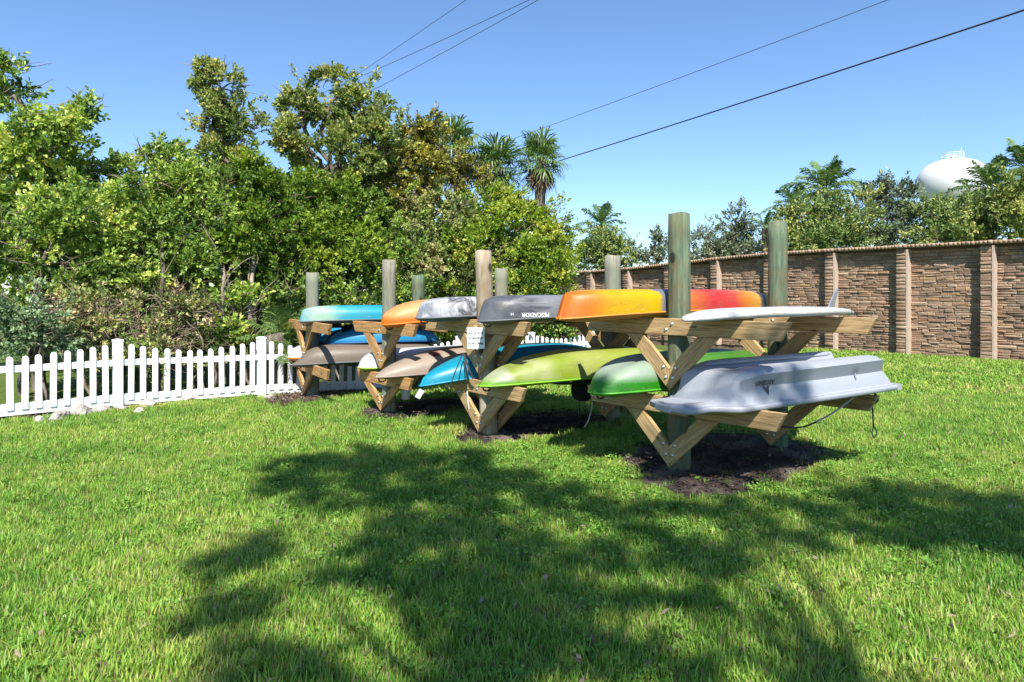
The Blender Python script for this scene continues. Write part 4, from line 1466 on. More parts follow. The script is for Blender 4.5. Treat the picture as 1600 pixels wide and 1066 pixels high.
def make_tree(name, label, cat, blobs, mat, seed, leaf=(0.10, 0.026), dens=1.0, nleaf=7, trunk=None, tr=0.07, depth=1.0, group=None,
              shell=0.35, sub=(0.22, 0.42), spread=0.9, droop=0.15, twig=True, bias=0.0, world=False, stems=1, up=0.35, barkmat=None, grow=1.0, ntw=45):
    """blobs: (px, py, rx_px, ry_px, Z) ellipses of foliage, turned into real ellipsoids at their distance"""
    rng = np.random.default_rng(seed); rg = random.Random(seed)
    E = []
    for bl in blobs:
        if world: E.append((Vector(bl[:3]), Vector(bl[3:6])))
        else:
            px, py, rx, ry, Z = bl
            rx *= grow; ry *= grow
            k = Z / F
            E.append((P(px, py, Z), Vector((rx * k, max(0.35, (rx + ry) / 2 * k) * depth, ry * k))))
    low = min(E, key=lambda q: q[0].z)
    mx = sum((q[0].x for q in E)) / len(E); my = sum((q[0].y for q in E)) / len(E)
    base = trunk if trunk is not None else Vector((mx, my, 0))
    base = Vector((base[0], base[1], gh(base[0], base[1])))
    root = thing(name, label, cat, base, 0, group)
    parts = []
    m = MB()
    subs = []
    for c, r in E:
        area = 4 * math.pi * ((r.x * r.y) ** 1.6 / 3 + (r.x * r.z) ** 1.6 / 3 + (r.y * r.z) ** 1.6 / 3) ** (1 / 1.6)
        n = int(dens * 1.15 * area / (leaf[0] * leaf[1] * nleaf))
        n = max(n, 40)
        pos, dirs, tint, sc, sr = crown_sprigs(c - base, r, n, rng, shell=shell, sub=sub, up=up)
        ok = pos[:, 2] > 0.04
        pos, dirs, tint = pos[ok], dirs[ok], tint[ok]
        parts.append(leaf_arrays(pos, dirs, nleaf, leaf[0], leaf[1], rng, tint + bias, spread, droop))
        subs.append((c - base, sc, sr))
    top = max(E, key=lambda q: q[0].z)
    # trunks rise to the mean of the crown, limbs go to each ellipsoid and its larger clumps
    allc = sorted([s[0] for s in subs], key=lambda v: v.z)
    hub = Vector((0, 0, 0))
    for c in allc: hub += c
    hub /= len(allc)
    for s in range(stems):
        foot = Vector((rg.uniform(-.25, .25), rg.uniform(-.2, .2), 0)) * (stems > 1) - Vector((0, 0, 0.1))
        hb = hub + Vector((rg.uniform(-.3, .3), rg.uniform(-.3, .3), 0)) * (stems > 1)
        hb.z = max(0.4, min(hub.z * 0.7, allc[0].z + 0.2)) if len(allc) > 1 else max(0.3, hub.z * 0.6)
        branch(m, foot, hb, tr, tr * 0.7, rg, 0.10)
        for ci, (c, sc, sr) in enumerate(subs):
            if stems > 1 and ci % stems != s: continue
            branch(m, hb, c, tr * 0.6, tr * 0.28, rg, 0.2)
            if twig:
                for j in np.argsort(-sr)[:9]:
                    branch(m, c, Vector(sc[j]), tr * 0.26, tr * 0.07, rg, 0.25, 4)
    link('trunk', m.build(True), barkmat or MAT['bark'], root)
    link('crown', leaf_mesh(parts), mat, root)
    if ntw:
        m = MB()
        for c, r in E:
            for _ in range(ntw):
                d = Vector((rg.gauss(0, 1), rg.gauss(0, 1), rg.gauss(0, .8))).normalized()
                p = c - base + Vector((d.x * r.x, d.y * r.y, d.z * r.z)) * rg.uniform(.40, .85)
                q = p + Vector((d.x + rg.gauss(0, .6), d.y + rg.gauss(0, .6), rg.gauss(.5, .6))).normalized() * rg.uniform(.18, .45)
                mid = (p + q) / 2 + Vector((rg.uniform(-.06, .06), rg.uniform(-.06, .06), rg.uniform(-.06, .06)))
                if min(p.z, q.z, mid.z) < 0.02: continue
                rr = rg.uniform(.004, .010)
                m.tube([p, mid, q], [rr, rr * .8, rr * .4], 3, False)
        link('twigs', m.build(True), MAT['twig'], root)['kind'] = 'stuff'
    return root

LM = {}
MAT['twig'] = simple('dry_twig', (0.30, 0.23, 0.17), 0.9, 0, 0.4)
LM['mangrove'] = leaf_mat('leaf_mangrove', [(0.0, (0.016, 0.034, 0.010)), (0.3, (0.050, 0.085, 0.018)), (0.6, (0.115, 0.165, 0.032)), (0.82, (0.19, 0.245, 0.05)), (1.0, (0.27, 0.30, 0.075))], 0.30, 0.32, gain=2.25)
LM['bright'] = leaf_mat('leaf_bright', [(0.0, (0.024, 0.055, 0.010)), (0.3, (0.075, 0.135, 0.017)), (0.6, (0.165, 0.24, 0.030)), (0.85, (0.29, 0.35, 0.055)), (1.0, (0.42, 0.40, 0.09))], 0.33, 0.32, gain=1.3)
LM['olive'] = leaf_mat('leaf_olive', [(0.0, (0.028, 0.048, 0.012)), (0.3, (0.075, 0.105, 0.026)), (0.6, (0.135, 0.17, 0.045)), (0.85, (0.22, 0.24, 0.07)), (1.0, (0.32, 0.27, 0.08))], 0.28, 0.45, gain=1.7)
LM['yellowing'] = leaf_mat('leaf_yellowing', [(0.0, (0.04, 0.05, 0.012)), (0.3, (0.12, 0.12, 0.025)), (0.6, (0.20, 0.19, 0.04)), (0.85, (0.30, 0.25, 0.06)), (1.0, (0.36, 0.22, 0.07))], 0.28, 0.5, gain=1.75)
LM['brush'] = leaf_mat('leaf_brush', [(0.0, (0.035, 0.045, 0.014)), (0.3, (0.085, 0.11, 0.03)), (0.55, (0.14, 0.16, 0.05)), (0.8, (0.22, 0.175, 0.085)), (1.0, (0.30, 0.21, 0.13))], 0.2, 0.6, gain=2.2)
LM['dusty'] = leaf_mat('leaf_dusty', [(0.0, (0.03, 0.052, 0.022)), (0.4, (0.085, 0.125, 0.06)), (0.75, (0.145, 0.19, 0.10)), (1.0, (0.22, 0.26, 0.15))], 0.22, 0.5, gain=2.1)
LM['oak'] = leaf_mat('leaf_oak', [(0.0, (0.016, 0.03, 0.010)), (0.35, (0.045, 0.07, 0.02)), (0.65, (0.085, 0.115, 0.032)), (0.9, (0.15, 0.165, 0.05)), (1.0, (0.20, 0.19, 0.06))], 0.22, 0.5, gain=2.4)
LM['grey'] = leaf_mat('leaf_grey', [(0.0, (0.02, 0.03, 0.016)), (0.4, (0.055, 0.075, 0.042)), (0.75, (0.10, 0.12, 0.07)), (1.0, (0.15, 0.16, 0.10))], 0.2, 0.5, gain=2.0)
LM['palm'] = leaf_mat('leaf_palm', [(0.0, (0.02, 0.045, 0.012)), (0.4, (0.06, 0.105, 0.028)), (0.75, (0.12, 0.18, 0.05)), (1.0, (0.22, 0.26, 0.08))], 0.25, 0.35, gain=1.5)
LM['dead'] = leaf_mat('leaf_dead', [(0.0, (0.08, 0.05, 0.03)), (0.5, (0.18, 0.12, 0.075)), (1.0, (0.32, 0.24, 0.15))], 0.15, 0.8, gain=1.3)

TG = 'trees of the thicket behind the fence'
SG = 'shrubs of the thicket behind the fence'
# --- tall trees of the thicket, left to right
make_tree('thicket_tree', 'tall leafy tree at the left edge with a bare branch sticking up', 'tree',
          [(85, 200, 70, 50, 10.6), (55, 262, 80, 62, 10.6), (22, 150, 34, 30, 10.6), (135, 168, 28, 18, 10.6), (15, 105, 22, 14, 10.6), (30, 320, 80, 50, 10.8)],
          LM['mangrove'], 21, (0.092, 0.027), 0.9, 6, tr=0.07, group=TG, ntw=14, bias=0.06, sub=(0.2, 0.36))
make_tree('thicket_tree', 'slim tree crown standing above the thicket left of centre', 'tree',
          [(345, 140, 44, 40, 12.6), (320, 108, 26, 18, 12.6), (372, 195, 46, 45, 12.6), (335, 180, 36, 45, 12.6), (355, 255, 62, 55, 12.6)],
          LM['olive'], 22, (0.075, 0.0215), 0.95, 7, tr=0.08, group=TG, ntw=14, sub=(0.18, 0.34))
make_tree('thicket_tree', 'tallest broad olive tree of the thicket under the three thin wires', 'tree',
          [(500, 165, 55, 48, 14), (565, 175, 58, 52, 14), (475, 225, 52, 58, 14), (550, 250, 80, 62, 14), (600, 225, 42, 55, 14), (455, 160, 22, 25, 14), (520, 120, 40, 16, 14)],
          LM['olive'], 23, (0.078, 0.0225), 0.95, 7, tr=0.09, group=TG, ntw=14, bias=0.06, sub=(0.18, 0.34))
make_tree('thicket_tree', 'yellowing feathery tree just left of the fan palms', 'tree',
          [(650, 255, 55, 55, 14.6), (660, 205, 34, 35, 14.6), (690, 240, 48, 40, 14.6), (620, 300, 62, 50, 14.6), (735, 275, 36, 34, 15.2)],
          LM['yellowing'], 24, (0.085, 0.022), 0.80, 8, tr=0.08, group=TG, ntw=14, bias=-0.12, sub=(0.18, 0.34))
# --- mid-height trees that make the dense wall of leaves
mids = [
    ('dense green tree at the left edge below the tall branchy one', [(30, 385, 90, 70, 9.9), (110, 345, 80, 70, 10.4), (60, 300, 70, 50, 10.8), (95, 425, 85, 50, 10.1)], 'mangrove', 31, 0.10),
    ('dense green tree left of the slim tall crown', [(215, 290, 62, 60, 11.4), (180, 350, 82, 72, 11.0), (255, 255, 44, 40, 11.8), (190, 425, 85, 48, 10.8)], 'mangrove', 32, 0.06),
    ('dark green tree below the slim tall crown', [(290, 310, 70, 66, 11.8), (285, 385, 90, 80, 11.4), (345, 330, 62, 66, 12), (300, 440, 70, 40, 11.5)], 'mangrove', 33, 0.0),
    ('leafy tree with two pale trunks behind the second fence post', [(400, 300, 62, 66, 12.4), (385, 370, 82, 70, 12), (440, 340, 60, 70, 12.6), (380, 440, 60, 40, 12.0), (445, 425, 60, 60, 12.4)], 'bright', 34, -0.12),
    ('bright green tree behind the farthest rack post', [(500, 330, 72, 66, 13.4), (480, 405, 80, 66, 13), (545, 390, 70, 80, 13.2)], 'bright', 35, -0.06),
    ('shaded tree behind the third rack post', [(600, 360, 72, 66, 14), (620, 435, 70, 62, 13.6), (570, 320, 55, 55, 14.2)], 'mangrove', 36, -0.02),
    ('dense tree with brown dead twigs below the yellowing tree', [(690, 350, 72, 66, 14.6), (690, 425, 76, 62, 14.2)], 'brush', 37, -0.12),
    ('brightest green rounded tree below the fan palms', [(760, 330, 66, 46, 15), (795, 318, 40, 30, 15.4), (790, 395, 74, 66, 14.6), (735, 400, 60, 62, 14.4)], 'bright', 38, 0.08),
    ('sunny yellow green tree at the right end of the thicket', [(845, 352, 50, 46, 15.4), (855, 385, 46, 50, 15.2), (868, 430, 42, 62, 15), (815, 445, 62, 62, 14.6)], 'bright', 39, 0.12),
]
for lab, bl, mt, sd, bi in mids:
    make_tree('thicket_tree', lab, 'tree', bl, LM[mt], sd, (0.074, 0.0225), 0.95, 7, tr=0.06, group=TG, bias=bi, stems=2)
# --- low shrubs along the back of the fence
lows = [
    ('grey green shrub behind the left end of the fence', [(25, 500, 60, 62, 9.3), (80, 520, 55, 50, 9.4)], 'dusty', 41, 0.0),
    ('brownish shrub behind the first fence panel', [(130, 492, 58, 55, 9.9), (165, 530, 50, 45, 9.9)], 'brush', 42, 0.02),
    ('dry brown twiggy shrub behind the first fence post', [(215, 500, 52, 55, 10.4), (240, 540, 45, 40, 10.4)], 'brush', 43, 0.12),
    ('mixed green shrub behind the second fence panel', [(290, 490, 52, 62, 10.9), (320, 540, 46, 40, 10.9)], 'brush', 44, -0.06),
    ('bright weedy shrub left of the two pale trunks', [(320, 515, 34, 36, 10.9)], 'bright', 45, -0.05),
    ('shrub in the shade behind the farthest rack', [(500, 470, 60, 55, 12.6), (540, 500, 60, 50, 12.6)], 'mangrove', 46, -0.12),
    ('shrub behind the blue kayaks', [(590, 490, 60, 50, 13.4), (650, 480, 60, 55, 13.6)], 'mangrove', 47, -0.05),
    ('leafy shrub behind the fence between two grey kayaks', [(720, 500, 62, 50, 14.0), (700, 470, 50, 50, 14.2)], 'bright', 48, -0.10),
    ('dark shrub behind the slate grey kayak', [(800, 500, 60, 46, 14.6), (850, 500, 52, 46, 15)], 'mangrove', 49, 0.0),
    ('leafy shrub growing around the two pale trunks', [(365, 490, 40, 48, 11.0), (375, 540, 40, 36, 10.95)], 'mangrove', 56, 0.0),
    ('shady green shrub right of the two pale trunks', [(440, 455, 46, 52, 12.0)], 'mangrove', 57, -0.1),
    ('small sunny shrub at the foot of the stone wall', [(905, 490, 30, 30, 17.5), (885, 525, 38, 32, 16.5)], 'bright', 50, 0.05),
]
for lab, bl, mt, sd, bi in lows:
    lf = (0.075, 0.020) if mt in ('brush', 'dusty') else (0.10, 0.028)
    make_tree('shrub', lab, 'shrub', bl, LM[mt], sd, lf, 0.9, 7, tr=0.025, group=SG, bias=bi, stems=3, depth=0.8, ntw=150 if mt == 'brush' else 60)
# --- deeper row that closes the view under the crowns
backs = [
    ('shaded tree deep in the thicket at far left', [(60, 330, 150, 110, 14), (60, 450, 160, 110, 13.5)], 51),
    ('shaded tree deep in the thicket behind the slim crown', [(260, 350, 130, 100, 15), (270, 450, 140, 105, 14.5)], 52),
    ('shaded tree deep in the thicket behind the pale trunks', [(440, 350, 120, 110, 16.5), (430, 455, 130, 105, 15.5)], 53),
    ('shaded tree deep in the thicket behind the notice rack', [(620, 370, 120, 100, 18), (640, 455, 130, 95, 17)], 54),
    ('shaded tree deep in the thicket at its right end', [(790, 400, 80, 70, 18.5), (800, 460, 90, 80, 18)], 55),
]
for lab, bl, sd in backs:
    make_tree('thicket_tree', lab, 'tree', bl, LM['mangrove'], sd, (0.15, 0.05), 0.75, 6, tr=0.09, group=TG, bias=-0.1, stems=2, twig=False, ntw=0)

# --- two pale trunks and other stems seen behind the fence
def stem(label, pts, r0, r1, mat=None):
    rg = random.Random(len(label))
    base = Vector((pts[0].x, pts[0].y, gh(pts[0].x, pts[0].y)))
    root = thing('tree_stem', label, 'tree trunk', base)
    m = MB()
    q = smooth_path([p - base for p in pts], 16)
    m.tube(q, [r0 + (r1 - r0) * i / 16 * (1 + 0.1 * math.sin(i * 2.1)) for i in range(17)], 8, False)
    link('trunk', m.build(True), mat or MAT['bark'], root)
    m = MB()
    for k in range(4):
        a = q[7 + 2 * k]
        branch(m, a, a + Vector((rg.uniform(-.6, .6), rg.uniform(-.2, .3), rg.uniform(.4, .8))), r1 * 0.5, r1 * 0.12, rg, .2, 4)
    link('limb', m.build(True), mat or MAT['bark'], root)
barkp = M('bark_pale'); _v = barkp.coord('Object', (1, 1, .3)); _n2 = barkp.noise(_v, 12, 6, .7)
barkp.base(barkp.ramp(_n2, [(0.3, (0.10, 0.075, 0.055)), (0.6, (0.30, 0.24, 0.19)), (0.8, (0.44, 0.37, 0.31))])); barkp.rough(.9); barkp.bump(_n2, .6, .02)
stem('pale mottled trunk, left of the pair behind the fence', [P(348, 600, 11.0), P(347, 540, 11.0), P(346, 480, 11.0), P(350, 440, 11.1), P(345, 395, 11.6)], 0.060, 0.03, barkp.m)
stem('pale mottled trunk, right of the pair behind the fence', [P(393, 600, 11.2), P(393, 530, 11.2), P(391, 480, 11.2), P(393, 440, 11.4), P(398, 390, 11.9)], 0.065, 0.03, barkp.m)
stem('dark crooked trunk rising through the leaves at left', [P(250, 600, 11.0), P(252, 480, 10.8), P(255, 420, 10.7), P(253, 395, 10.9), P(258, 360, 11.4)], 0.040, 0.02)

# ------------------------------------------------------------------ palms
def fan_palm(label, c, R0, trunk_h, seed, nf=22, mat='palm', skirt=True, top_bias=0.0, group='palms rising above the thicket'):
    """fan palm with its crown centre at c (world), fronds of reach R0"""
    rng = np.random.default_rng(seed); rg = random.Random(seed)
    base = Vector((c.x, c.y, gh(c.x, c.y)))
    root = thing('fan_palm', label, 'palm', base, 0, group)
    m = MB()
    h = c.z - base.z
    m.tube([(0.12 * math.sin(t * 2 + seed) * t, 0, -0.1 + (h + .1) * t) for t in [i / 14 for i in range(15)]], [0.19 - 0.05 * i / 14 for i in range(15)], 10)
    link('trunk', m.build(True), MAT['bark'], root)
    def frond(d, length, fr, mt, nm):
        d = Vector(d).normalized()
        side = d.cross(Vector((0, 0, 1)))
        side = side.normalized() if side.length > .05 else Vector((1, 0, 0))
        upv = side.cross(d).normalized()
        pet = length * 0.45
        hubp = Vector((0, 0, h)) + d * pet + Vector((0, 0, -0.06 * pet))
        vs, fs, rn = [], [], []
        K = 26
        t0 = rg.uniform(.2, .8)
        for k in range(K):
            a = math.radians(-125 + 250 * k / (K - 1))
            ld = (d * math.cos(a) + side * math.sin(a) + upv * (0.28 * abs(math.sin(a)) - 0.05)).normalized()
            ln = length * fr * (0.72 + 0.28 * math.cos(a * .8)) * rg.uniform(.9, 1.05)
            wd = length * 0.021
            sd = ld.cross(upv).normalized()
            p0 = hubp; p1 = hubp + ld * ln * .55; p1 = p1 + Vector((rg.gauss(0, .03), rg.gauss(0, .03), rg.gauss(0, .03))) * length; p2 = hubp + ld * ln * .83 - Vector((0, 0, ln * rg.uniform(.05, .20))); p3 = hubp + ld * ln * .95 - Vector((0, 0, ln * rg.uniform(.2, .55)))
            b = len(vs)
            vs += [p0 - sd * wd * .3, p0 + sd * wd * .3, p1 + sd * wd, p1 - sd * wd, p2 + sd * wd * .6, p2 - sd * wd * .6, p3]
            fs += [(b, b + 1, b + 2, b + 3), (b + 3, b + 2, b + 4, b + 5), (b + 5, b + 4, b + 6, b + 6)]
            rn += [min(1, max(0, t0 + rg.uniform(-.15, .15)))] * 3
        q = MB(); q.tube([(0, 0, h - .05), Vector((0, 0, h)) + d * pet * .5 + Vector((0, 0, .03)), hubp], [0.02, .014, .010], 5)
        fs = [f if f[2] != f[3] else f[:3] for f in fs]
        off = len(vs); vs += q.v; fs += [tuple(i + off for i in f) for f in q.f]; rn += [t0] * len(q.f)
        me = mesh(vs, fs)
        at = me.attributes.new('rnd', 'FLOAT', 'FACE'); at.data.foreach_set('value', rn)
        link(nm, me, LM[mt], root)
    for i in range(nf):
        az = i * 2.399 + rg.uniform(-.2, .2)
        el = math.radians(80 - 115 * (i / (nf - 1)) + top_bias)
        frond((math.cos(az) * math.cos(el), math.sin(az) * math.cos(el), math.sin(el)), R0 * rg.uniform(.7, 1.2), 0.62, mat, 'frond')
    if skirt:
        for i in range(12):
            az = i * 2.399
            el = math.radians(rg.uniform(-78, -55))
            frond((math.cos(az) * math.cos(el), math.sin(az) * math.cos(el), math.sin(el)), R0 * rg.uniform(.8, 1.0), 0.5, 'dead', 'dead_frond')
    return root
fan_palm('fan palm with a brown skirt of dead fronds at the right end of the thicket', P(845, 252, 19), 1.0, 0, 61, 24)
fan_palm('wide fan palm left of the skirted palm', P(774, 262, 18.5), 0.98, 0, 62, 24, skirt=True)
fan_palm('fan palm with upright spiky fronds above the yellowing tree', P(712, 236, 18.5), 1.15, 0, 63, 22, skirt=True)
fan_palm('fan palm half hidden behind the yellowing tree', P(662, 246, 19), 1.05, 0, 66, 18, skirt=False)

def feather_palm(label, c, R0, seed, nf=14, mat='palm', group=None, name='feather_palm', trunk_r=0.16, hang=0.35, low=-20):
    rg = random.Random(seed)
    base = Vector((c.x, c.y, gh(c.x, c.y)))
    root = thing(name, label, 'palm', base, 0, group)
    h = max(c.z - base.z, 0.15)
    m = MB()
    m.tube([(0, 0, -0.1 + (h + .1) * t) for t in [i / 10 for i in range(11)]], [trunk_r * (1.1 - .3 * i / 10) for i in range(11)], 10)
    link('trunk', m.build(True), MAT['bark'], root)
    for i in range(nf):
        az = i * 2.399 + rg.uniform(-.3, .3)
        el = math.radians(low + (78 - low) * (1 - i / (nf - 1)) ** 0.8)
        d = Vector((math.cos(az) * math.cos(el), math.sin(az) * math.cos(el), math.sin(el)))
        L = R0 * rg.uniform(.85, 1.1)
        n = 34
        vs, fs, rn = [], [], []
        spine = []
        for k in range(n + 1):
            t = k / n
            p = Vector((0, 0, h)) + d * L * t - Vector((0, 0, hang * L * t * t * (0.5 + math.cos(el))))
            spine.append(p)
        t0 = rg.uniform(.15, .75)
        side0 = d.cross(Vector((0, 0, 1)))
        side0 = side0.normalized() if side0.length > .1 else Vector((math.cos(az + 1.57), math.sin(az + 1.57), 0))
        for k in range(4, n):
            tan = (spine[k + 1] - spine[k - 1]).normalized()
            upv = side0.cross(tan).normalized()
            ll = L * 0.30 * math.sin(math.pi * (0.12 + 0.80 * k / n)) * rg.uniform(.85, 1.1)
            for sg in (-1, 1):
                ld = (side0 * sg + tan * 0.75 + upv * rg.uniform(-.25, .35)).normalized()
                wv = tan * L * 0.017
                p = spine[k]
                p1 = p + ld * ll * .55; p2 = p + ld * ll - Vector((0, 0, ll * rg.uniform(.15, .45)))
                b = len(vs)
                vs += [p - wv * .4, p + wv * .4, p1 + wv, p1 - wv, p2]
                fs += [(b, b + 1, b + 2, b + 3), (b + 3, b + 2, b + 4)]
                rn += [min(1, max(0, t0 + rg.uniform(-.15, .2)))] * 2
        q = MB(); q.tube(spine[::2], [0.03 * L / 3 * (1 - .9 * j / (len(spine[::2]) - 1)) + .003 for j in range(len(spine[::2]))], 5)
        off = len(vs); vs += q.v; fs += [tuple(i_ + off for i_ in f) for f in q.f]; rn += [t0] * len(q.f)
        me = mesh(vs, fs)
        at = me.attributes.new('rnd', 'FLOAT', 'FACE'); at.data.foreach_set('value', rn)
        link('frond', me, LM[mat], root)
    return root
feather_palm('dark palmetto in the shade behind the farthest rack', P(440, 545, 11.2), 1.1, 71, 12, 'palm', None, 'palmetto', 0.08, 0.3, 5)
fan_palm('small bright palmetto fan beside the second fence post', P(428, 522, 10.75), 0.36, 0, 64, 7, skirt=False, top_bias=-20, group=None)

PG = 'palms beyond the stone wall'
feather_palm('small feathery palm over the left end of the stone wall', P(940, 352, 36), 1.7, 72, 16, 'palm', PG)
feather_palm('feathery palm above the dark oak, left of the water tower', P(1290, 298, 31), 2.2, 73, 18, 'palm', PG)
feather_palm('feathery palm on the left shoulder of the dark oak', P(1240, 322, 31), 1.5, 74, 14, 'palm', PG)
feather_palm('small spiky palm just above the second green post', P(1195, 356, 30), 1.1, 75, 12, 'palm', PG)
feather_palm('feathery palm in front of the right side of the water tower', P(1545, 296, 27), 1.7, 76, 16, 'palm', PG)
feather_palm('tall feathery palm at the right edge of the picture', P(1602, 262, 25), 1.7, 77, 16, 'palm', PG)

# ------------------------------------------------------------------ trees beyond the wall
WT = 'trees beyond the stone wall'
beyond = [
    ('round dull green tree over the left end of the stone wall', [(935, 385, 34, 30, 34), (965, 400, 36, 28, 34), (925, 410, 26, 26, 34)], 'oak', 81, 1.0, 0.05),
    ('low bush between the left palm and the tall green post', [(1025, 402, 26, 14, 33), (1030, 380, 12, 20, 33)], 'grey', 82, .8, 0.1),
    ('thin wispy tree just right of the tall green post', [(1105, 375, 26, 26, 31), (1095, 400, 40, 18, 31)], 'grey', 83, .55, 0.1),
    ('wispy tree left of the second green post', [(1150, 350, 22, 30, 31), (1160, 385, 42, 26, 31), (1135, 395, 40, 18, 31)], 'grey', 84, .7, 0.15),
    ('broad dark oak above the middle of the wall', [(1260, 350, 44, 40, 28), (1320, 345, 56, 42, 27.5), (1290, 380, 75, 25, 27), (1235, 380, 30, 28, 28)], 'oak', 85, 1.0, 0.08),
    ('fine twigged grey tree left of the water tower', [(1370, 310, 26, 32, 28), (1405, 320, 30, 38, 28), (1395, 360, 50, 32, 27.5)], 'grey', 86, .75, 0.05),
    ('dark leafy tree directly below the water tower', [(1455, 340, 26, 36, 26.5), (1450, 375, 32, 18, 26)], 'oak', 87, .85, -0.05),
    ('wide green oak below the water tower on its right', [(1500, 350, 46, 34, 25), (1550, 335, 50, 40, 24.5), (1500, 370, 50, 20, 24.5)], 'oak', 88, 1.0, 0.12),
    ('olive tree at the right edge of the picture', [(1595, 315, 40, 44, 23.5), (1600, 350, 50, 30, 23), (1650, 320, 50, 50, 23)], 'olive', 89, .9, 0.0),
]
for lab, bl, mt, sd, de, bi in beyond:
    make_tree('oak_tree' if mt == 'oak' else 'wall_tree', lab, 'tree', bl, LM[mt], sd, (0.15, 0.035), de, 7, tr=0.12, group=WT, bias=bi, sub=(0.2, 0.38), up=0.5, grow=1.16)

# ------------------------------------------------------------------ shade tree behind the camera: its crown throws the dappled shade on the lawn
def shade_tree():
    # pads of foliage: where their shade falls on the lawn (photo column, row), half size in metres, height of the pad
    pads = [(480, 735, .50, 9.8), (560, 722, .50, 10.0), (640, 724, .45, 9.8), (720, 728, .45, 10.1), (430, 770, .22, 9.6), (520, 770, .38, 9.6), (620, 770, .42, 9.9),
            (720, 765, .40, 9.6), (800, 755, .34, 9.8), (880, 790, .34, 9.6), (960, 800, .28, 9.8), (780, 820, .38, 9.6), (690, 830, .32, 9.4), (610, 850, .26, 9.4), (660, 795, .3, 9.6),
            (560, 900, .24, 9.2), (400, 860, .22, 9.4), (360, 885, .18, 9.2), (400, 950, .16, 9.1), (330, 970, .13, 9.0), (680, 920, .26, 9.1), (760, 890, .30, 9.2), (850, 880, .30, 9.4),
            (930, 870, .24, 9.4), (1010, 850, .24, 9.6), (1090, 870, .2, 9.4), (820, 960, .28, 8.9), (740, 1000, .22, 8.8), (900, 950, .24, 9.0), (860, 1030, .26, 8.7), (950, 1030, .22, 8.7),
            (760, 1060, .22, 8.6), (480, 1060, .18, 8.6), (400, 1030, .16, 8.6), (1040, 1060, .2, 8.9), (1000, 960, .16, 8.9), (1060, 940, .14, 8.9),
            (1350, 775, .34, 10.0), (1430, 800, .38, 10.0), (1510, 795, .38, 9.8), (1590, 800, .4, 9.8), (1480, 845, .22, 9.6), (1570, 855, .28, 9.6), (1280, 800, .16, 9.8), (1200, 830, .18, 9.6), (1130, 815, .2, 9.8), (1180, 870, .16, 9.6),
            (1280, 1060, .16, 8.8), (1240, 795, .2, 9.6), (1300, 830, .2, 9.6), (1390, 845, .22, 9.6), (1150, 790, .16, 9.6), (1080, 800, .2, 9.6), (1020, 805, .2, 9.6), (1250, 850, .14, 9.6), (1120, 900, .14, 9.2), (1060, 900, .16, 9.2), (1660, 840, .4, 9.6)]
    rng = np.random.default_rng(91); rg = random.Random(91)
    base = Vector((2.6, -7.6, 0))
    root = thing('shade_tree', 'broad leafy tree casting dappled shade over the foreground lawn', 'tree', base)
    parts = []; m = MB()
    hub = Vector((1.9, -6.2, 5.2)) - base
    branch(m, (0, 0, -.1), hub, 0.20, 0.15, rg, .06)
    forks = [Vector((0.2, -4.4, 7.9)) - base, Vector((1.4, -4.6, 8.1)) - base, Vector((3.4, -3.6, 8.6)) - base, Vector((-0.8, -5.0, 7.4)) - base]
    for f in forks: branch(m, hub, f, 0.12, 0.07, rg, .1)
    extra = [(1.20, 4.9, 0.85, .13, 9.0), (1.70, 5.1, 0.9, .16, 9.6), (2.25, 5.25, 0.85, .13, 9.6), (.72, 5.2, 1.45, .11, 9.7), (2.0, 5.05, .8, .11, 9.5)]
    jobs = []
    for (px, py, s, hgt) in pads:
        jobs.append((G(px, py) + SUN * (hgt / SUN.z), s))
    for (x, y, z, s, hgt) in extra:          # a few sprays whose shade reaches the nearest boats and posts
        jobs.append((Vector((x, y, z)) + SUN * ((hgt - z) / SUN.z), s))
    for c, s in jobs:
        c = c - base
        n = int(80 * (s / 0.35) ** 2) + 8
        pos, dirs, tint, sc, sr = crown_sprigs(c, (s, s * 1.25, s * 0.5), n, rng, nsub=9, shell=0.7, sub=(0.24, 0.42), spray=0.3)
        parts.append(leaf_arrays(pos, dirs, 6, 0.10, 0.027, rng, tint))
        fk = min(forks, key=lambda q: (q - c).length)
        branch(m, fk, c, 0.035, 0.008, rg, .15, 5)
    link('trunk', m.build(True), MAT['bark'], root)
    link('crown', leaf_mesh(parts), LM['mangrove'], root)
shade_tree()

# ------------------------------------------------------------------ vine hanging over the first fence post
def vine():
    rng = np.random.default_rng(95)
    base = P(232, 640, 9.32); base.z = gh(base.x, base.y)
    root = thing('vine', 'thin leafy vine trailing over the fence right of the first post', 'vine', base)
    m = MB(); pos, dirs = [], []
    for run in ([(196, 470), (205, 515), (214, 540), (226, 560), (232, 590)], [(228, 480), (232, 518), (236, 540), (252, 562), (258, 578)], [(250, 505), (246, 535), (255, 555), (256, 600)], [(190, 520), (200, 533), (219, 537), (238, 549), (262, 560)]):
        pts = [P(px, py, 9.13 + 0.0040 * (px - 184)) - base for px, py in run]
        q = smooth_path(pts, 26)
        m.tube(q, 0.004, 4, False)
        for p in q:
            for _ in range(2):
                pos.append(np.array(p) + rng.normal(size=3) * 0.02); dirs.append(rng.normal(size=3))
    link('stem', m.build(True), MAT['twig'], root)
    pos = np.array(pos); dirs = unit(np.array(dirs))
    link('leaves', leaf_mesh([leaf_arrays(pos, dirs, 2, 0.05, 0.014, rng, np.full(len(pos), .5))]), LM['mangrove'], root)
vine()

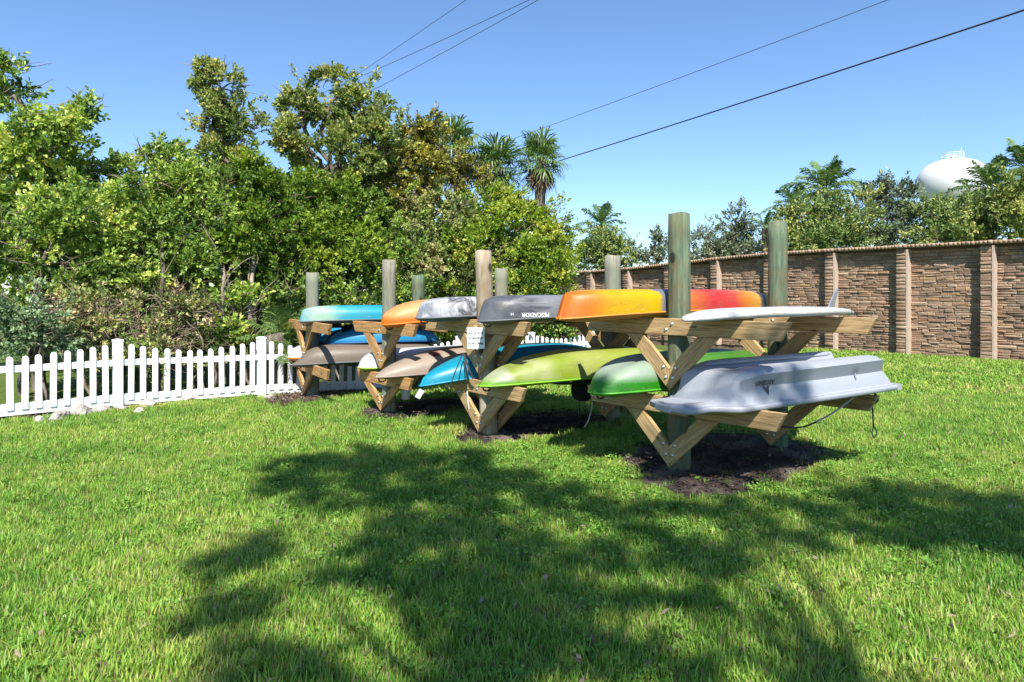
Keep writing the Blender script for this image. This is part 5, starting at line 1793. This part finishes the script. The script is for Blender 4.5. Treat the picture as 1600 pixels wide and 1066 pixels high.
# ================================================================== grass
def grass_mat():
    m = M('grass_blade')
    oi = m.n('ObjectInfo')
    n1 = m.noise(oi.outputs['Location'], 0.9, 4, 0.6)
    n2 = m.noise(oi.outputs['Location'], 5.0, 3, 0.6)
    at = m.n('Attribute', attribute_name='rnd')
    f = m.math('ADD', m.math('MULTIPLY', oi.outputs['Random'], 0.45), m.math('MULTIPLY', at.outputs['Fac'], 0.35))
    f = m.math('ADD', f, m.math('MULTIPLY', m.math('SUBTRACT', n1, 0.47), 1.7))
    f = m.math('ADD', f, m.math('MULTIPLY', m.math('SUBTRACT', n2, 0.5), 0.5))
    col = m.ramp(f, [(0.0, (0.115, 0.275, 0.034)), (0.3, (0.20, 0.385, 0.048)), (0.55, (0.31, 0.475, 0.066)), (0.78, (0.44, 0.52, 0.105)), (1.0, (0.60, 0.54, 0.23))])
    dead = m.ramp(at.outputs['Fac'], [(0.90, (0, 0, 0)), (0.93, (1, 1, 1))])
    col = m.mix(dead, col, (0.36, 0.29, 0.14, 1))
    m.base(col); m.rough(0.45); m.spec(0.35)
    tr = m.n('BsdfTranslucent'); m.l(col, tr.inputs['Color'])
    mx = m.n('MixShader'); mx.inputs['Fac'].default_value = 0.42
    m.l(m.b.outputs['BSDF'], mx.inputs[1]); m.l(tr.outputs['BSDF'], mx.inputs[2])
    m.l(mx.outputs['Shader'], m.out.inputs['Surface'])
    return m.m
MAT['grass'] = grass_mat()
LM['weed'] = leaf_mat('leaf_weed', [(0.0, (0.08, 0.20, 0.025)), (0.5, (0.16, 0.32, 0.045)), (1.0, (0.30, 0.43, 0.09))], 0.35, 0.45)

def tuft(seed, nb, h, spread, wd, lean=0.5):
    rng = np.random.default_rng(seed)
    vs, fs, rn = [], [], []
    for k in range(nb):
        a = rng.uniform(0, 2 * math.pi); rr = spread * math.sqrt(rng.random())
        p = np.array([rr * math.cos(a), rr * math.sin(a), -0.004])
        b = rng.uniform(0, 2 * math.pi)
        d = np.array([math.cos(b), math.sin(b), 0])
        s = np.array([-math.sin(b), math.cos(b), 0])
        hh = h * rng.uniform(0.45, 1.15); le = lean * hh * rng.uniform(.2, 1.2); w_ = wd * rng.uniform(.7, 1.2)
        if rng.random() < 0.12: hh *= .35; le = hh * 2.5
        p1 = p + d * le * .35 + np.array([0, 0, hh * .6]); p2 = p + d * le + np.array([0, 0, hh])
        o = len(vs)
        vs += [p - s * w_ * .8, p + s * w_ * .8, p1 + s * w_, p1 - s * w_, p2]
        fs += [(o, o + 1, o + 2, o + 3), (o + 3, o + 2, o + 4)]
        q = rng.random(); rn += [q, q]
    me = mesh(vs, fs, True)
    at = me.attributes.new('rnd', 'FLOAT', 'FACE'); at.data.foreach_set('value', rn)
    me.materials.append(MAT['grass'])
    return me
def weed(seed, nl=26):
    rng = np.random.default_rng(seed)
    vs, fs, rn = [], [], []
    for k in range(nl):
        a = rng.uniform(0, 2 * math.pi); rr = 0.06 * math.sqrt(rng.random()); z = rng.uniform(.015, .05)
        c = np.array([rr * math.cos(a), rr * math.sin(a), z]); s = rng.uniform(.005, .0095)
        t = rng.normal(size=3) * .35
        o = len(vs)
        for j in range(6):
            b = 2 * math.pi * j / 6
            x, y = s * math.cos(b), s * math.sin(b)
            vs.append(c + np.array([x, y, x * t[0] + y * t[1]]))
        fs.append(tuple(range(o, o + 6))); rn.append(rng.random())
    me = mesh(vs, fs, True)
    at = me.attributes.new('rnd', 'FLOAT', 'FACE'); at.data.foreach_set('value', rn)
    me.materials.append(LM['weed'])
    return me

tcol = bpy.data.collections.new('grass_tufts')        # sources only, never linked to the scene
for k in range(6): tcol.objects.link(bpy.data.objects.new('a_tuft_%d' % k, tuft(200 + k, 30, 0.072, 0.058, 0.0026, 0.65)))
for k in range(4): tcol.objects.link(bpy.data.objects.new('b_tuft_%d' % k, tuft(300 + k, 34, 0.054, 0.075, 0.0036, 0.75)))
for k in range(4): tcol.objects.link(bpy.data.objects.new('c_weed_%d' % k, weed(400 + k)))
for k in range(3): tcol.objects.link(bpy.data.objects.new('d_tuft_%d' % k, tuft(500 + k, 30, 0.070, 0.15, 0.009, 0.8)))

def scatter(name, label, pos, rot, scl, idx):
    me = bpy.data.meshes.new(name)
    n = len(pos)
    me.vertices.add(n)
    me.vertices.foreach_set('co', pos.astype(np.float32).ravel())
    for nm, typ, arr, key in (('rot', 'FLOAT_VECTOR', rot, 'vector'), ('scl', 'FLOAT', scl, 'value'), ('idx', 'INT', idx, 'value')):
        a = me.attributes.new(nm, typ, 'POINT')
        a.data.foreach_set(key, arr.astype(np.int32 if typ == 'INT' else np.float32).ravel())
    me.update()
    o = link(name, me)
    tag(o, label, 'grass', kind='stuff')
    ng = bpy.data.node_groups.new(name + '_nodes', 'GeometryNodeTree')
    ng.interface.new_socket('Geometry', in_out='INPUT', socket_type='NodeSocketGeometry')
    ng.interface.new_socket('Geometry', in_out='OUTPUT', socket_type='NodeSocketGeometry')
    N = ng.nodes
    gi, go = N.new('NodeGroupInput'), N.new('NodeGroupOutput')
    ci = N.new('GeometryNodeCollectionInfo'); ci.inputs['Collection'].default_value = tcol
    ci.inputs['Separate Children'].default_value = True; ci.inputs['Reset Children'].default_value = True
    ip = N.new('GeometryNodeInstanceOnPoints'); ip.inputs['Pick Instance'].default_value = True
    def at(nm, typ):
        a = N.new('GeometryNodeInputNamedAttribute'); a.data_type = typ; a.inputs['Name'].default_value = nm
        return a.outputs['Attribute']
    lk = ng.links.new
    lk(gi.outputs[0], ip.inputs['Points']); lk(ci.outputs[0], ip.inputs['Instance'])
    lk(at('idx', 'INT'), ip.inputs['Instance Index'])
    lk(at('rot', 'FLOAT_VECTOR'), ip.inputs['Rotation'])
    lk(at('scl', 'FLOAT'), ip.inputs['Scale'])
    lk(ip.outputs[0], go.inputs[0])
    md = o.modifiers.new('scatter', 'NODES'); md.node_group = ng
    return o

def in_poly(x, y, poly):
    r = np.zeros(len(x), bool)
    n = len(poly); j = n - 1
    for i in range(n):
        xi, yi = poly[i]; xj, yj = poly[j]
        c = ((yi > y) != (yj > y)) & (x < (xj - xi) * (y - yi) / (yj - yi + 1e-12) + xi)
        r ^= c; j = i
    return r

def grass():
    rng = np.random.default_rng(5)
    bands = [(2.2, 4.2, 580, 0), (4.2, 6.5, 430, 0), (6.5, 10, 260, 1), (10, 16, 110, 2), (16, 26, 55, 2)]
    P_, I_, S_ = [], [], []
    for (y0, y1, den, kind) in bands:
        xw = 0.78 * y1 + 1.6
        n = int((y1 - y0) * 2 * xw * den)
        x = rng.uniform(-xw, xw, n); y = rng.uniform(y0, y1, n)
        ok = np.abs(x) < 0.78 * y + 1.5
        d = (x - FP[0]) * FD[1] - (y - FP[1]) * FD[0]          # camera side of the fence
        ok &= d > 0.22 + 0.25 * np.sin(x * 3.1) * np.sin(y * 2.3)
        dw = (x - WP.x) * WN.x + (y - WP.y) * WN.y
        ok &= dw > 0.2
        for sb in SOIL:
            c = sb['poly'].mean(0)
            jit = 1 + 0.10 * np.sin(x * 11 + y * 7) + rng.normal(size=n) * 0.09
            ins = in_poly(c[0] + (x - c[0]) * jit * 0.93, c[1] + (y - c[1]) * jit * 0.90, sb['poly'])
            ok &= ~(ins & (rng.random(n) > 0.02))
        x, y = x[ok], y[ok]; n = len(x)
        if kind == 0:
            i = np.where(rng.random(n) < .62, rng.integers(0, 6, n), rng.integers(6, 10, n)); s = rng.uniform(.6, 1.15, n)
            s *= 1 - 0.18 * np.clip((y - 3) / 4, 0, 1)
        elif kind == 1:
            i = np.where(rng.random(n) < .35, rng.integers(0, 6, n), rng.integers(6, 10, n)); s = rng.uniform(.8, 1.2, n)
        else:
            i = rng.integers(14, 17, n); s = rng.uniform(.7, 1.1, n)
        # broad-leaved weeds, thickest around the nearest bed
        dd = np.hypot((x - 1.2) / 2.4, (y - 5.6) / 1.5)
        fld = 0.5 + 0.5 * np.sin(x * 2.3 + 1.1) * np.sin(y * 2.9 + .4) 
        wp = 0.36 * np.exp(-dd ** 2) + 0.05 * fld
        iw = rng.random(n) < (wp if kind < 2 else 0)
        i[iw] = rng.integers(10, 14, iw.sum())
        s[iw] = rng.uniform(.8, 1.3, iw.sum())
        z = np.array([gh(a, b) for a, b in zip(x, y)]) if kind else np.zeros(n)
        P_.append(np.stack([x, y, z], 1)); I_.append(i); S_.append(s)
    pos = np.concatenate(P_); idx = np.concatenate(I_); scl = np.concatenate(S_)
    n = len(pos)
    rot = np.stack([rng.normal(size=n) * .12, rng.normal(size=n) * .12, rng.uniform(0, 6.283, n)], 1)
    scatter('grass', 'green lawn grass with clover and dry patches in sun and dappled shade', pos, rot, scl, idx)
grass()

# dry litter: bark chips on the soil beds and leaf litter under the fence
def litter():
    rng = np.random.default_rng(8)
    V, Rn = [], []
    def chips(x, y, z, smin, smax, tint):
        n = len(x)
        a = rng.uniform(0, 6.283, n); s = rng.uniform(smin, smax, n); w_ = s * rng.uniform(.2, .5, n); t = rng.normal(size=n) * .35
        dx = np.stack([np.cos(a), np.sin(a), t], 1) * s[:, None]; dy = np.stack([-np.sin(a), np.cos(a), rng.normal(size=n) * .3], 1) * w_[:, None]
        c = np.stack([x, y, z + .008 + s * .2], 1)
        V.append(np.stack([c - dx, c + dy, c + dx, c - dy], 1)); Rn.append(np.clip(tint + rng.normal(size=n) * .2, 0, 1))
    for k, sb in enumerate(SOIL):
        lo, hi = sb['poly'].min(0), sb['poly'].max(0)
        n = int((hi - lo).prod() * (650 if k < 3 else 1100))
        x = rng.uniform(lo[0], hi[0], n); y = rng.uniform(lo[1], hi[1], n)
        ok = in_poly(x, y, sb['poly']); x, y = x[ok], y[ok]
        z = np.array([gh(a, b) for a, b in zip(x, y)]) + 0.04
        chips(x, y, z, .008, .028, .22 if k < 3 else .5)
    t = rng.uniform(-5, 8, 5200); off = rng.normal(size=5200) * .28 - .05
    x = FP[0] + FD[0] * t + FD[1] * off; y = FP[1] + FD[1] * t - FD[0] * off
    z = np.array([gh(a, b) for a, b in zip(x, y)])
    chips(x, y, z, .012, .04, .55)
    n = 900                                     # fallen leaves on the lawn
    y = rng.uniform(2.4, 11, n); x = rng.uniform(-1, 1, n) * (0.8 * y + .5)
    d = (x - FP[0]) * FD[1] - (y - FP[1]) * FD[0]
    x, y = x[d > 0], y[d > 0]
    chips(x, y, np.full(len(x), .035), .012, .03, .62)
    me = leaf_mesh(list(zip(V, Rn)))
    m = leaf_mat('litter', [(0.0, (0.015, 0.011, 0.009)), (0.35, (0.06, 0.042, 0.03)), (0.65, (0.17, 0.12, 0.085)), (1.0, (0.36, 0.29, 0.22))], .05, .9)
    o = link('leaf_litter', me, m)
    tag(o, 'bark chips and dry leaf litter on the soil beds and under the fence', 'litter', kind='stuff')
litter()
